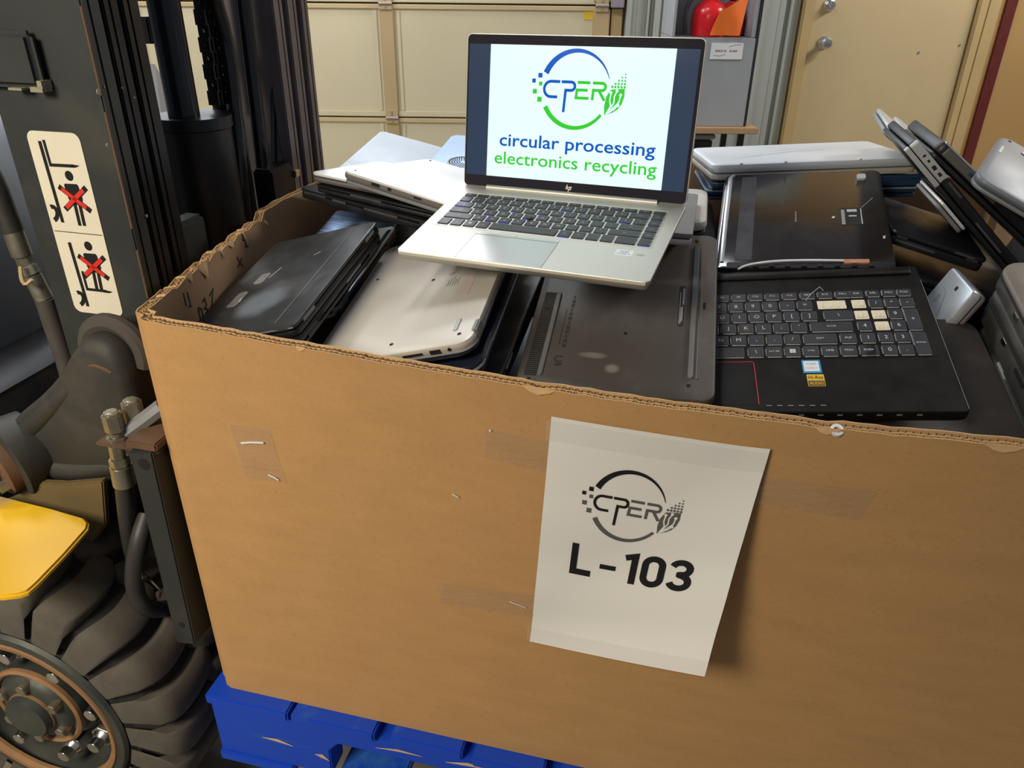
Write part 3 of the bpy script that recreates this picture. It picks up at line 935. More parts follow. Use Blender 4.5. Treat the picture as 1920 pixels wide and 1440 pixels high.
# L-103 in bold condensed strokes, unit = cap height
num = []
w = .19
num.append(stroke([(.10, 1.0), (.10, .09), (.62, .09)], w))
num.append(stroke([(.86, .40), (1.32, .40)], .15))
num.append(stroke([(1.55, .82), (1.82, .905), (1.82, 0)], w))
num.append(stroke(arc(2.36, .70, .235, .215, 0, 180, 12) + arc(2.36, .30, .235, .215, 180, 360, 12), w, closed=True))
num.append(stroke(arc(3.10, .715, .235, .20, 165, -62, 12) + [(3.05, .52)], w))
num.append(stroke([(3.05, .52)] + arc(3.10, .295, .25, .205, 75, -165, 14), w))
num.append(rect2(3.0, .45, 3.16, .60))
nfn = lambda x, y: pl(.176 + x * .186, .616 - y * .140, .0007)
for grp in (num[:1], num[1:2], num[2:3], num[3:4], num[4:]):
    finish('printed_character', MB().flat([dense(s, 2) for s in grp], nfn), INK, sign, smooth=0)
for v0, v1 in ((.012, .085), (.925, .992)):
    b = MB(); b.sheet(lambda u, v: (pl(-.02 + 1.02 * u, v0 + (v1 - v0) * v, .0009), (0, -1, 0)), 20, 3, .0001)
    finish('clear_tape', b, TAPE_P, sign)
# ------------------------------------------------------------------ laptops
def pose(loc, rot):
    return MB_ @ Matrix.Translation(loc) @ Euler(rot, 'XYZ').to_matrix().to_4x4()


def pose_corner(P, xd, yd, w, d, fx, fy, keep='x'):
    """the corner at (fx*w/2, fy*d/2) of the top face sits at P; xd, yd are the directions of its edges"""
    if keep == 'y':
        y0 = Vector(yd).normalized(); xd = Vector(xd) - y0 * Vector(xd).dot(y0)
    x = Vector(xd).normalized(); y = (Vector(yd) - x * Vector(yd).dot(x)).normalized(); z = x.cross(y)
    R = Matrix((x, y, z)).transposed()
    c = Vector(P) - R @ Vector((fx * w / 2, fy * d / 2, 0))
    return MB_ @ Matrix.Translation(c) @ R.to_4x4()


def ridge(t, r=.0025):
    """edge profile of a shell of thickness t, bottom to top, top at 0"""
    return [(r, -t), (r * .3, -t + r * .3), (0, -t + r), (0, -r), (r * .3, -r * .3), (r, 0)]


def laptop(label, M, w, d, up='base', tb=.013, tl=.007, mb_=BLACKP, ml=None, rc=.012, hinge='+x', er=.003, group='laptops heaped in the cardboard box', wedge=0.0, gap=.0012, lid_in=.0008, edge=None):
    """a closed laptop; its upper face is z = 0 and it hangs down from there. up: the shell that faces up"""
    ml = ml or mb_
    root = thing('laptop', label, 'laptop', M, group)
    t1, t2 = (tb, tl) if up == 'base' else (tl, tb)
    b = MB()
    p = ridge(t1, min(er, t1 * .4))
    if wedge:
        p = [(wedge, -t1)] + [(wedge * .3, -t1 * .7)] + p[2:]
    b.slab(w, d, p, rc)
    n1 = 'base' if up == 'base' else 'lid'
    n2 = 'lid' if up == 'base' else 'base'
    u = finish(n1, b, mb_, root, smooth=40)
    b = MB(); b.slab(w - 2 * lid_in, d - 2 * lid_in, [(i, z - t1 - gap) for i, z in ridge(t2, min(.0022, t2 * .35))], rc)
    l = finish(n2, b, ml, root, smooth=40)
    # hinge barrels bridging the two shells
    ax = hinge[1]; sg = 1 if hinge[0] == '+' else -1
    L = d if ax == 'x' else w
    for k in (-1, 1):
        c = k * (L * .5 - L * .14); hl = L * .055; o = (w if ax == 'x' else d) / 2 * sg - sg * .0035
        z = -t1 - gap / 2; r = min(.0045, (t1 + t2) * .28)
        b = MB()
        if ax == 'x': b.cyl((o, c - hl, z), (o, c + hl, z), r, n=12)
        else: b.cyl((c - hl, o, z), (c + hl, o, z), r, n=12)
        finish('hinge', b, GREYM if mb_ not in (BLACKP, BLACKD, GAMEB, BROWNB) else RUBBER, root)
    root['_u'] = n1
    return root, u, l


def feet(root, L, m=RUBBER, h=.0016):
    for x, y, w, d in L:
        b = MB(); b.slab(w, d, [(0, 0.0), (0, h * .6), (.0006, h)], min(w, d) * .45, 4, cx=x, cy=y)
        finish('rubber_foot', b, m, root)


def screws(root, L, r=.0026):
    for x, y in L:
        b = MB().lathe((x, y, .0004), (0, 0, -1), [(r, 0), (r * .75, .0002), (r * .7, -.0002), (.0002, -.0002)], 12)
        finish('screw', b, HOLE, root)


def flatpart(root, nm, shapes, m, z=.0004, th=None, label=None):
    b = MB().flat(shapes, lambda x, y: (x, y, z))
    return finish(nm, b, m, root, smooth=0, label=label)


def plate(root, nm, x0, y0, x1, y1, m, z=.0003, r=.001, label=None):
    b = MB(); b.slab(abs(x1 - x0), abs(y1 - y0), [(0, -.0002), (0, z)], r, 3, cx=(x0 + x1) / 2, cy=(y0 + y1) / 2)
    return finish(nm, b, m, root, smooth=0, label=label)


def port(root, side, w, d, c, ln, z, h, m=HOLE, nm='port', proud=.0003):
    b = MB()
    if side == '-y': b.box((c - ln / 2, -d / 2 - proud, z - h / 2), (c + ln / 2, -d / 2 + .004, z + h / 2))
    if side == '+x': b.box((w / 2 - .004, c - ln / 2, z - h / 2), (w / 2 + proud, c + ln / 2, z + h / 2))
    if side == '-x': b.box((-w / 2 - proud, c - ln / 2, z - h / 2), (-w / 2 + .004, c + ln / 2, z + h / 2))
    finish(nm, b, m, root, smooth=0)


def vents(root, x0, y0, x1, y1, n, m=HOLE, along='y'):
    b = MB()
    for i in range(n):
        t = (i + .15) / n; t2_ = (i + .62) / n
        if along == 'y':
            b.box((x0, y0 + (y1 - y0) * t, -.0002), (x1, y0 + (y1 - y0) * t2_, .0004))
        else:
            b.box((x0 + (x1 - x0) * t, y0, -.0002), (x0 + (x1 - x0) * t2_, y1, .0004))
    finish('vent_grille', b, m, root, smooth=0)


def keycap(root, x, y, w, d, legend=None, m=KEYC, h=.0017, ls=.0052, glow=0, lm=KEYL, z0=0, lx=0, ly=0, r=.0014):
    b = MB(); b.slab(w, d, [(0, z0 - .0004), (0, z0 + h * .6), (.0008, z0 + h)], r, 2, cx=x, cy=y)
    if legend:
        ls_ = ls if len(legend) < 2 else ls * .55
        if len(legend) > 3: ls_ = ls * .42
        vs, fs = text2d(legend, ls_, 0.0)
        b.flat([([(x + lx + a, y + ly + c - ls_ * .36) for a, c in vs], fs)], lambda a, c: (a, c, z0 + h + .00015), 1)
    if glow:
        b.box((x - w * .42, y - d / 2 - .0009, z0 + .0001), (x - w * .42 + w * .84 * glow, y - d / 2 - .0001, z0 + .0007), 2)
    return finish('key', b, [m, lm, KEYB], root, smooth=30)


EDGE_S = mat('dull_edge_strip', (.060, .056, .060), .5)

# ---- the open laptop on top of the heap
HW, HD, HT = .3236, .2146, .0175
hero = thing('laptop', 'open silver laptop with a lit screen showing a round logo, on top of the heap', 'laptop',
             pose((.4239, .2822, .6504), (.1768, -.0143, -.1383)), None)
b = MB()
b.slab(HW, HD, [(.012, -HT), (.004, -HT * .72), (.0008, -.006), (0, -.0045), (0, -.0008), (.0006, 0)], .008, 6)
base = finish('base', b, SILVER, hero, smooth=35)
b = MB().grid(lambda u, v: (-HW / 2 + .004 + u * (HW - .008), -HD / 2 - .0002, -.0042 + .0037 * v), 30, 1)
b.box((-HW / 2 + .004, -HD / 2 - .0003, -.0040), (HW / 2 - .004, -HD / 2 + .001, -.0006))
finish('front_edge', b, CHAMF, base, smooth=0)
KX0, KX1, KY0, KY1 = -.1455, .1440, -.0255, .0755
b = MB().slab(KX1 - KX0 + .003, KY1 - KY0 + .003, [(0, -.0006), (0, .00025), (.0003, .0003)], .003, 3, cx=(KX0 + KX1) / 2, cy=(KY0 + KY1) / 2)
kwell = finish('keyboard_deck', b, SILVER, hero)
rows = [
    (.0755, .0105, [('esc', 1)] + [(f'f{i}', 1) for i in range(1, 13)] + [('del', 1), ('', 1)]),
    (.0650, .0175, [('`', 1)] + [(c, 1) for c in '1234567890-='] + [('backspace', 1.55), ('home', .98)]),
    (.0475, .0175, [('tab', 1.5)] + [(c, 1) for c in 'QWERTYUIOP[]'] + [('\\', 1.05), ('pg up', .98)]),
    (.0300, .0175, [('caps', 1.75)] + [(c, 1) for c in "ASDFGHJKL;'"] + [('enter', 1.8), ('pg dn', .98)]),
    (.0125, .0175, [('shift', 2.25)] + [(c, 1) for c in 'ZXCVBNM,./'] + [('shift', 2.3), ('end', .98)]),
    (-.0050, .0200, [('fn', 1), ('ctrl', 1), ('\u229e', 1), ('alt', 1), ('', 5.05), ('alt', 1), ('ctrl', 1), ('', 1), ('\u25c2', 1), ('\u25b4', 1.55), ('\u25b8', .98)]),
]
rg = random.Random(3)
for ri, (yt, hgt, ks) in enumerate(rows):
    tot = sum(k[1] for k in ks); ux = (KX1 - KX0) / tot; x = KX0
    for lg_, kw in ks:
        ww = kw * ux
        leg = lg_ if (lg_ and ord(lg_[0]) < 0x2000) else None
        g = 0
        if ri >= 2 and rg.random() < .30: g = rg.uniform(.3, 1)
        if ri == 1 and lg_ in ('8', '`'): g = .8
        k = keycap(hero, x + ww / 2, yt - hgt / 2, ww - .0026, hgt - .0026, leg, ls=.0058, glow=g)
        if lg_ == '\u229e':
            wn_ = MB()
            for dx in (0, 1):
                for dy in (0, 1):
                    wn_.box((x + ww / 2 - .0022 + dx * .0023, yt - hgt / 2 - .0022 + dy * .0023, .0017), (x + ww / 2 - .0002 + dx * .0023, yt - hgt / 2 - .0002 + dy * .0023, .0019))
            finish('key_legend', wn_, KEYL, k, smooth=0)
        x += ww
finish('pointing_stick', MB().lathe((-.0262, .0145, 0), (0, 0, 1), [(.0035, .001), (.0035, .0026), (.0042, .0032), (.0036, .0042), (.0003, .0044)], 16), RUBBER, hero)
plate(hero, 'touchpad', -.080, -.104, .0315, -.0405, SILVER_D, .0002, .002)
b = MB().box((-.080, -.0400, .00005), (.0315, -.0396, .0003)).box((-.080, -.0400, .0), (-.0797, -.034, .0003)).box((.0312, -.0400, .0), (.0315, -.034, .0003)).box((-.0255, -.0392, 0), (-.0252, -.034, .0003))
b.box((-.0806, -.1042, .00005), (-.0800, -.040, .00028)).box((.0315, -.1042, .00005), (.0321, -.040, .00028))
finish('touchpad_gap', b, GREYM, hero, smooth=0)
b = MB()
for x0, x1 in ((-.080, -.0262), (-.0245, .0315)):
    b.box((x0, -.0390, -.0001), (x1, -.0345, .00025))
finish('touchpad_button', b, SILVER_D, hero, smooth=0)
st = plate(hero, 'sticker', .106, -.052, .1275, -.0375, LABELW, .0002, .001, label='small pale blue processor sticker')
flatpart(st, 'sticker_print', [fit_text('intel', .1115, .1215, -.0435, height=.0042), fit_text('CORE i5', .1085, .125, -.0488, height=.003)], mat('sticker_blue_ink', (.05, .2, .42), .5), .0004)
flatpart(hero, 'etched_mark', [rect2(.132, -.046, .1425, -.0455), rect2(.132, -.0443, .141, -.0438), rect2(.133, -.0476, .1415, -.0471)], GREYP, .0002)
# clutch cover between base and lid, and the bright keyboard rim
b = MB().cyl((-.124, HD / 2 - .006, .0005), (.124, HD / 2 - .006, .0005), .0042, n=14)
finish('hinge', b, SILVER, hero)
b = MB().box((KX0 - .0006, KY1 + .0022, .0001), (KX1 + .0006, KY1 + .0032, .0006))
finish('keyboard_rim', b, CHAMF, base, smooth=0)
AL = math.radians(71.8)
hy = HD / 2 - .004


def lidp(x, y, n=0.0):          # point of the screen side of the lid
    return (x, hy + y * math.cos(AL) - n * math.sin(AL), y * math.sin(AL) + n * math.cos(AL))


# n grows towards the viewer (out of the screen)
LH = .2020
b = MB(); R_ = []
for ins, n in ((.0022, -.0062), (.0006, -.0052), (0, -.0040), (0, -.0006), (.0006, 0)):
    R_.append([lidp(x, y + LH / 2 + .0005, n) for x, y in rrect(HW - 2 * ins, LH - 2 * ins, .007 - ins, 5)])
b.rings(R_)
lid = finish('lid', b, SILVER, hero, smooth=35)


def lslab(nm, x0, y0, x1, y1, n0, n1, m, r=.002, par=lid, label=None):
    b = MB(); b.rings([[lidp(x + (x0 + x1) / 2, y + (y0 + y1) / 2, n) for x, y in rrect(x1 - x0, y1 - y0, r, 4)] for n in (n0, n1)])
    return finish(nm, b, m, par, smooth=0, label=label)


lslab('bezel', -HW / 2 + .0012, .0012, HW / 2 - .0012, LH - .0006, -.0004, .0006, BEZEL, .006)
lslab('display', -.158, .0165, .1562, .1895, .0004, .0008, LCDOFF, .0008, label='dim border of the lit screen')
lslab('displayed_picture', -.1262, .0165, .1268, .1895, .0006, .00095, SCREENW, .0004, label='white picture with the blue and green recycling logo')
fl = lambda n: (lambda x, y: lidp(x, y, n))
lm_ = lambda n: (lambda x, y: lidp(-.0015 + x * .0485, .1362 + y * .0495, n))
txa = fit_text('circular processing', -.1078, .1135, .0590, xh=.0125, bold=.012)
txb = fit_text('electronics recycling', -.1145, .1178, .0345, xh=.0125, bold=.008)
finish('screen_logo', MB().flat(LA, lm_(.0011)), SCREENB, lid, smooth=0, label='blue half of the round logo')
finish('screen_logo', MB().flat(LB, lm_(.0011)), SCREENG, lid, smooth=0, label='green half of the round logo')
finish('screen_words', MB().flat([txa], fl(.0011)), SCREENB, lid, smooth=0, label='blue words circular processing')
finish('screen_words', MB().flat([txb], fl(.0011)), SCREENG, lid, smooth=0, label='green words electronics recycling')
finish('logo_traces', MB().flat(LW, lm_(.00125)), SCREENW, lid, smooth=0)
# maker's slanted four-stroke mark under the screen, camera above it
b = MB()
q = [[(-.0030, .0125), (-.0048, .0062)], [(-.0039, .0094), (-.0020, .0094), (-.0030, .0058)], [(.0004, .0096), (-.0016, .0022)], [(.0004, .0094), (.0028, .0094), (.0018, .0058), (-.0006, .0058)]]
b.flat([stroke(p, .0010) for p in q], lambda x, y: lidp(x - .0008, y + .001, .0009))
finish('maker_mark', b, CHAMF, lid, smooth=0)
finish('camera_lens', MB().flat([ellipse2(.001, .1962, .0022, .0022, 14)], fl(.0009)).flat([ellipse2(-.018, .1962, .0012, .0012, 10)], fl(.0009)), HOLE, lid, smooth=0)

# ---- front row of the heap
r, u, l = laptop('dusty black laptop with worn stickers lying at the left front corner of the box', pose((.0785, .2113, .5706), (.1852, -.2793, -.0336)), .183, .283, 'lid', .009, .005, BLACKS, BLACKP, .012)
pale_patch(BLACKS, -.002, -.058, .040, .040, (.17, .20, .235), .85)  # grey-blue patch, paler than the rest of the lid
b = MB().box((.056, -.125, -.0001), (.0572, .12, .0006)); finish('lid_seam', b, GREYM, u, smooth=0)
plate(r, 'torn_sticker', -.062, -.058, -.045, -.018, mat('torn_sticker_glue', (.16, .15, .15), .6, var=.6, scale=120), .0003, .006)
plate(r, 'torn_sticker', -.052, .0, -.035, .03, MATS['torn_sticker_glue'], .0003, .006)
flatpart(r, 'scratch', [stroke([(-.030, .012), (-.024, .040)], .0016), stroke([(-.045, -.048), (-.047, -.037)], .003), stroke([(-.085, -.10), (-.04, -.115)], .0006), stroke([(.02, .06), (.028, .068)], .0022)], GREYP)
finish('front_trim', MB().tube([(-.06, -.1414, -.001), (.03, -.1416, -.001), (.09, -.1400, -.002)], .0008, n=6), GREYM, u)
r, u, l = laptop('black laptop directly under the dusty black one at the left front corner', pose((.0815, .2102, .5547), (.1852, -.2793, -.028)), .183, .286, 'base', .009, .005, BLACKP, BLACKP, .012)
port(r, '+x', .183, .286, -.08, .02, -.006, .004); port(r, '+x', .183, .286, .03, .05, -.007, .003, GREYM, 'vent_slot')
r, u, l = laptop('brushed blue metal laptop showing a corner behind the dusty black one', pose((.0407, .4902, .5350), (.1283, .0904, .0895)), .12, .24, 'lid', .011, .006, BLUEB, BLACKP, .01, hinge='-y')
r, u, l = laptop('narrow glossy blue-black laptop wedged between the dusty black and the silver one', pose((.0713, .3689, .5279), (.1627, -.2055, .0177)), .12, .29, 'lid', .012, .006, SILV_COOL, BLACKP, .01)
plate(r, 'glossy_panel', .0495, -.14, .0575, .13, NAVY, .0004, .003)
finish('broken_clip', MB().tube([(.058, -.1, -.003), (.061, -.12, -.002), (.057, -.135, .003)], .002, n=6), GREYP, r)

r, u, l = laptop('upturned silver-beige laptop with ports along its front edge at the box rim', pose((.2706, .2303, .5713), (.1814, -.286, -.0014)), .22, .315, 'base', .0115, .006, SILV_PLA, NAVY, .020, er=.004)
screws(r, [(.013, .014), (.002, -.135), (.091, -.137), (.102, .008), (-.09, -.12), (-.085, .05)])
feet(r, [(.083, -.1155, .006, .026), (-.088, -.13, .006, .024)], GREYP)
plate(r, 'label_patch', .062, -.045, .078, .05, mat('faint_label', (.40, .34, .33), .5), .0003, .001)
flatpart(r, 'printed_text', [stroke([(.040 + i * .0035, -.012), (.040 + i * .0035, .004 + (i % 3) * .004)], .0012) for i in range(5)] + [stroke([(.036, .02), (.05, .03)], .001)], LABELG)
for c, ln, h in ((.035, .026, .0035), (.064, .014, .0055)):
    port(r, '-y', .22, .315, c, ln, -.0065, h)
finish('port', MB().cyl((.082, -.158, -.006), (.082, -.150, -.006), .0024, n=12), HOLE, r)
b = MB().box((.104, -.135, -.012), (.1112, -.110, .0008)); finish('hinge_cover', b, GREYM, r, bevel=.0015)
finish('shell_edge', MB().slab(.2206, .3156, [(0, -.0122), (0, -.0108)], .020, 6), SILV_COOL, u, smooth=40)
r, u, l = laptop('glossy navy laptop with a thin silver rim right under the silver-beige one', pose((.2751, .2352, .5450), (.18, -.26, -.0057)), .23, .33, 'lid', .010, .007, NAVY, NAVY, .022, er=.004)
finish('rim_strip', MB().slab(.2312, .3312, [(0, -.0092), (0, -.0068)], .022, 6), SILV_COOL, u, smooth=40)
r, u, l = laptop('plain black laptop lowest in the stack under the silver-beige one', pose((.2936, .2846, .5130), (.17, -.22, -.0364)), .23, .33, 'lid', .012, .008, BLACKD, BLACKP, .012)
plate(r, 'lid_stripe', .06, -.16, .066, .16, GREYM, .0003)

r, u, l = laptop('brown-black laptop lying bottom up with two long rubber strips, below the open laptop', pose((.5354, .2821, .5560), (.2897, -.0355, .0258)), .235, .34, 'base', .013, .0075, BROWNB, BLACKP, .016, hinge='-x', er=.004)
feet(r, [(-.0895, -.067, .006, .165), (.0885, .002, .007, .275)], RUBG, .0028)
feet(r, [(.0965, .002, .004, .275)], BROWNB, .0008)
vents(r, -.1085, -.150, -.0935, .016, 46)
screws(r, [(.087, -.147), (-.101, -.156), (.088, .152), (-.101, -.02), (.006, -.061)])
b = MB().box((.1005, -.003, -.0002), (.1035, .010, .0005)); finish('port', b, HOLE, r, smooth=0)
lb = plate(r, 'serial_label', .0695, -.040, .0765, .044, RUBBER, .0003, .0008, label='narrow black label with white print')
flatpart(lb, 'label_print', [rect2(.0740, .004 + i * .0035, .0760, .0062 + i * .0035) for i in range(10)] + [rect2(.0738, -.03, .0746, .0), rect2(.0722, -.034, .0729, -.002), rect2(.0706, -.036, .0712, .03)], LABELW)
marks = [stroke([(-.068, .010 - i * .009), (-.068, .004 - i * .009)], .0045 if i % 3 else .002) for i in range(12)] + [stroke([(-.0745, -.02), (-.0745, -.09)], .0008), stroke(arc(-.0705, -.117, .005, .005, 40, 320, 10), .0022), stroke([(-.074, -.128), (-.066, -.126)], .004)]
flatpart(r, 'regulatory_marks', marks, mat('dark_grey_print', (.028, .025, .024), .6))
pale_patch(BROWNB, -.030, -.106, .020, .006, (.24, .23, .215), .6)  # pale scuff smears on the bottom shell
pale_patch(BROWNB, -.004, -.127, .010, .009, (.30, .29, .27), .6)

# ---- gaming laptop base with its keyboard
FW, FD = .395, .268
fk = thing('laptop', 'black gaming laptop base with number pad, missing keys and a red touchpad outline', 'laptop', pose((.7251, .2775, .5343), (.3082, -.1148, .0634)), None)
b = MB().slab(FW, FD, [(.006, -.021), (.001, -.014), (0, -.010), (0, -.001), (.001, 0)], .006, 4)
bs = finish('base', b, GAMEB, fk, smooth=35)
b = MB().slab(FW - .02, .014, [(0, -.0002), (0, .0018), (.001, .0024)], .004, 3, cy=FD / 2 - .012); finish('hinge_cover', b, GAMEB, fk)
plate(fk, 'keyboard_tray', -.19, -.0435, .1865, .0835, GAMEB, .0003, .004)
P = .0218
rowy = [.0765, .0565, .0345, .0125, -.0100, -.0325]
R = []      # (x centre, row, width units, legend)


def put(x, ri, wu, lg_, h=None, miss=False):
    y = rowy[ri]; hh = (.0135 if ri == 0 else .0185) if h is None else h
    w_ = wu * P - .0032
    if miss:
        b = MB().slab(w_, hh - .002, [(0, 0), (0, .0006), (.001, .0009)], .001, 2, cx=x, cy=y)
        for i in range(3):
            b.box((x - w_ * .35 + i * w_ * .28, y - hh * .25, .0009), (x - w_ * .35 + i * w_ * .28 + .0025, y + hh * .2, .0016))
        finish('bare_key_socket', b, BARE, fk, label='bare beige socket of a missing key')
        return
    k = keycap(fk, x, y + (0 if h is None else -(h - .0185) / 2), w_, hh, lg_, KEYC, .002, .0088, r=.0016, ly=.0004)
    yb = y - hh / 2 - (0 if h is None else (h - .0185) / 2)
    b = MB().box((x - w_ / 2 + .001, yb - .0008, .0002), (x + w_ / 2 - .001, yb + .0001, .0013))
    b.box((x - w_ / 2 - .0006, y - hh * .35, .0002), (x - w_ / 2 + .0001, y + hh * .3, .0011))
    finish('key_edge', b, KEYL2, k, smooth=0)


KEYL2 = mat('translucent_key_edge', (.34, .34, .33), .4)
x = -.041
for i, c in enumerate('7890-='):
    put(x + (i - 1) * P, 1, 1, c)
for i, c in enumerate('UIOP[]'):
    put(x + .003 + (i - 1) * P, 2, 1, c)
for i, c in enumerate("HJKL;'"):
    put(-.053 + (i - 1) * P, 3, 1, c)
for i, c in enumerate('NM,./'):
    put(-.042 + (i - 1) * P, 4, 1, c)
for i, c in enumerate(('F8', 'F9', 'F10', 'F11', 'F12')):
    put(-.058 + i * P, 0, 1, c)
for i, c in enumerate(('PRT', 'SCR', 'PAU')):
    put(.052 + i * P, 0, 1, c)
put(.0795, 1, 1.75, None, miss=True)
put(.0845, 2, 1.75, '\\'); put(.073, 3, 2.45, 'ENTER'); put(.0565, 4, 1.95, 'SHIFT'); put(.0895, 4, 1.0, 'PUP')
for i, c in enumerate(('\\', 'ALT GR', None, 'CTRL', 'HME', 'PDN', 'END')):
    put(-.0225 + i * P, 5, 1, c)
put(-.085, 5, 4.6, None)
kx = [.1125, .1330, .1520, .1705]
for i, c in enumerate(('INS', 'DEL', 'PGU', 'PGD')):
    put(kx[i], 0, .9, c)
put(kx[0], 1, .9, None, miss=True); put(kx[1], 1, .9, '/'); put(kx[2], 1, .9, '*'); put(kx[3], 1, .9, '-')
put(kx[0], 2, .9, None, miss=True); put(kx[1], 2, .9, None, miss=True); put(kx[2], 2, .9, '9'); put(kx[3], 2, .9, '+', h=.041)
put(kx[0], 3, .9, '4'); put(kx[1], 3, .9, None, miss=True); put(kx[2], 3, .9, '6')
for i, c in enumerate('123'):
    put(kx[i], 4, .9, c)
put(kx[3], 4, .9, 'ENTER', h=.041)
put(kx[0], 5, .9, '>'); put(kx[1], 5, .9, '0'); put(kx[2], 5, .9, '.')
b = MB()
for dx in (0, 1):
    for dy in (0, 1):
        b.box((.0178 + dx * .0036, rowy[5] - .0034 + dy * .0036, .0019), (.0178 + dx * .0036 + .0032, rowy[5] - .0002 + dy * .0036, .0023))
finish('key_legend', b, KEYL, fk, smooth=0)
b = MB().flat([stroke([(-.11, -.0490), (-.030, -.0490)] + arc(-.030, -.0525, .0035, .0035, 90, 0, 5) + [(-.0260, -.122)], .0008)], lambda x, y: (x, y, .0004))
finish('touchpad_outline', b, REDL, fk, smooth=0, label='thin red line around the touchpad')
plate(fk, 'touchpad', -.11, -.122, -.028, -.051, GAMEB, .0002)
st = plate(fk, 'sticker', .0295, -.070, .0510, -.0475, mat('sticker_blue', (.02, .27, .62), .4), .0003, .001, label='processor sticker with a blue border')
plate(st, 'sticker_face', .0312, -.0672, .0488, -.0495, LABELW, .0005, .0008)
flatpart(st, 'sticker_print', [fit_text('intel', .0345, .0455, -.0560, height=.0045), fit_text('CORE i7', .0335, .0465, -.0635, height=.0035)], GREYP, .0007)
st = plate(fk, 'sticker', .0325, -.0925, .0520, -.0725, mat('sticker_gold', (.70, .45, .03), .4), .0003, .0008, label='gold and black audio sticker')
plate(st, 'sticker_band', .0331, -.0920, .0514, -.0832, mat('sticker_brown', (.12, .06, .015), .4), .0005, .0005)
flatpart(st, 'sticker_print', [fit_text('Hi-Res', .0340, .0505, -.0805, height=.0055)], INK, .0007)
flatpart(st, 'sticker_print', [fit_text('AUDIO', .0345, .0500, -.0900, height=.0045)], MATS['sticker_gold'], .0007)
finish('loose_wire', MB().tube([(.0485, .0655, .001), (.056, .076, .0035), (.069, .0905, .004), (.073, .084, .0025)], .0005, n=6), GREYP, fk)
flatpart(fk, 'worn_edge', [stroke([(-.018 + i * .012, -.1235), (-.012 + i * .012, -.1237)], .0007) for i in range(6)], GREYP, .0004)
flatpart(fk, 'worn_edge', [stroke([(FW / 2 - .0012, -FD / 2 + .004), (FW / 2 - .0012, FD / 2 - .03)], .0006)], GREYM, .0003)
for i in range(7):
    port(fk, '-y', FW, FD, .02 + i * .021, .006, -.005, .002, GREYM, 'front_light')
port(fk, '+x', FW, FD, -.05, .014, -.008, .005); port(fk, '+x', FW, FD, .02, .014, -.008, .005)

r, u, l = laptop('glossy black laptop with silver sides and a loose white wire, behind the gaming laptop', pose((.7724, .5830, .6104), (.2674, -.1144, -.0557)), .245, .29, 'lid', .011, .009, BLACKG, GREYM, .014, hinge='-x', er=.004)
finish('silver_side', MB().slab(.248, .2925, [(.0004, -.0128), (0, -.011), (.0004, -.0094)], .014, 6), SILV_COOL, u, smooth=40)
finish('silver_side', MB().tube([(-.1125, -.13, -.0018), (-.1135, .0, -.0006), (-.1135, .130, -.0006), (-.108, .1410, -.0012)], .0040, n=8), SILV_COOL, u)
plate(r, 'tape_band', -.094, -.125, -.070, .132, mat('dark_tape', (.030, .030, .036), .35, var=.1), .0003, .001)
plate(r, 'corner_cap', .086, .108, .099, .124, GREYP, .0035, .003)
lb = plate(r, 'serial_label', .056, -.030, .087, .020, BLACKP, .0003, .001)
flatpart(lb, 'label_print', [rect2(.0575, -.028 + i * .004, .0625, -.0255 + i * .004) for i in range(11)] + [rect2(.085, -.028, .0865, .018), rect2(.068, -.006, .079, -.002), rect2(.066, .008, .080, .016)], GREYP)
flatpart(r, 'maker_mark', [rect2(-.0095, -.018 + i * .0045, -.0070, -.0150 + i * .0045) for i in range(7)], GREYM)
flatpart(r, 'scratch', [stroke([(.045, -.010), (.047, -.004)], .004), stroke([(.087, .02), (.105, .05)], .0006), stroke([(.112, -.07), (.113, -.062)], .003)], GREYP)
b = MB().box((-.105, -.1475, -.004), (.115, -.1305, .0012))
for i in range(9):
    b.box((-.09 + i * .022, -.1465, .001), (-.082 + i * .022, -.138, .0035))
finish('broken_edge', b, BLACKP, r, bevel=.001)
finish('antenna_wire', MB().tube([(-.088, -.151, .002), (-.075, -.142, .004), (-.04, -.1345, .005), (.0, -.1325, .005), (.055, -.1325, .004)], .0017, n=8, smooth=2), LABELW, r, label='white antenna wire')
plate(r, 'copper_foil', .055, -.1385, .088, -.1295, COPPER, .0042, .001)

# ---- back of the heap
G1r = (-.0724, -.0597, .1901)
G1 = pose((.7787, .8712, .6537), G1r)
r, u, l = laptop('large pale silver laptop lying across the back of the heap on the right', G1, .35, .24, 'lid', .010, .016, mat('frosty_silver_lid', (.66, .70, .74), .42, .3, var=.12, scale=5), SILV_PLA, .018, hinge='+y', er=.006)
flatpart(r, 'scratch', [stroke([(-.08, -.03), (.0, .01), (.06, .02)], .003), stroke([(-.03, .03), (.08, .05)], .0022), stroke([(-.12, -.05), (-.06, -.02)], .002)], LABELW)
for xx in (-.125, -.05, .075):
    finish('edge_bumper', MB().lathe((xx, -.117, .0), (0, 0, 1), [(.003, -.001), (.0022, .0012), (.0003, .0014)], 8), LABELW, r)
r, u, l = laptop('deep blue laptop under the large pale silver one, with a faint red mark', pose((.7950, .8860, .6245), (-.07, -.058, .13)), .36, .245, 'lid', .011, .007, BLUEG, BLUEG, .014, hinge='+y')
plate(r, 'red_mark', .075, -.119, .085, -.112, mat('dull_red', (.4, .03, .03), .5), .0004)
finish('rim_strip', MB().slab(.3605, .2455, [(0, -.0086), (0, -.0066)], .014, 6), BLUEB, u, smooth=40)
r, u, l = laptop('second deep blue laptop with a bright edge, lowest of the stack at the back right', pose((.7900, .8900, .6035), (-.07, -.058, .115)), .36, .245, 'base', .011, .006, BLUEG, BLUEG, .014, hinge='+y')
finish('rim_strip', MB().slab(.361, .246, [(0, -.0035), (0, -.0008)], .014, 6), SILV_COOL, u, smooth=40)

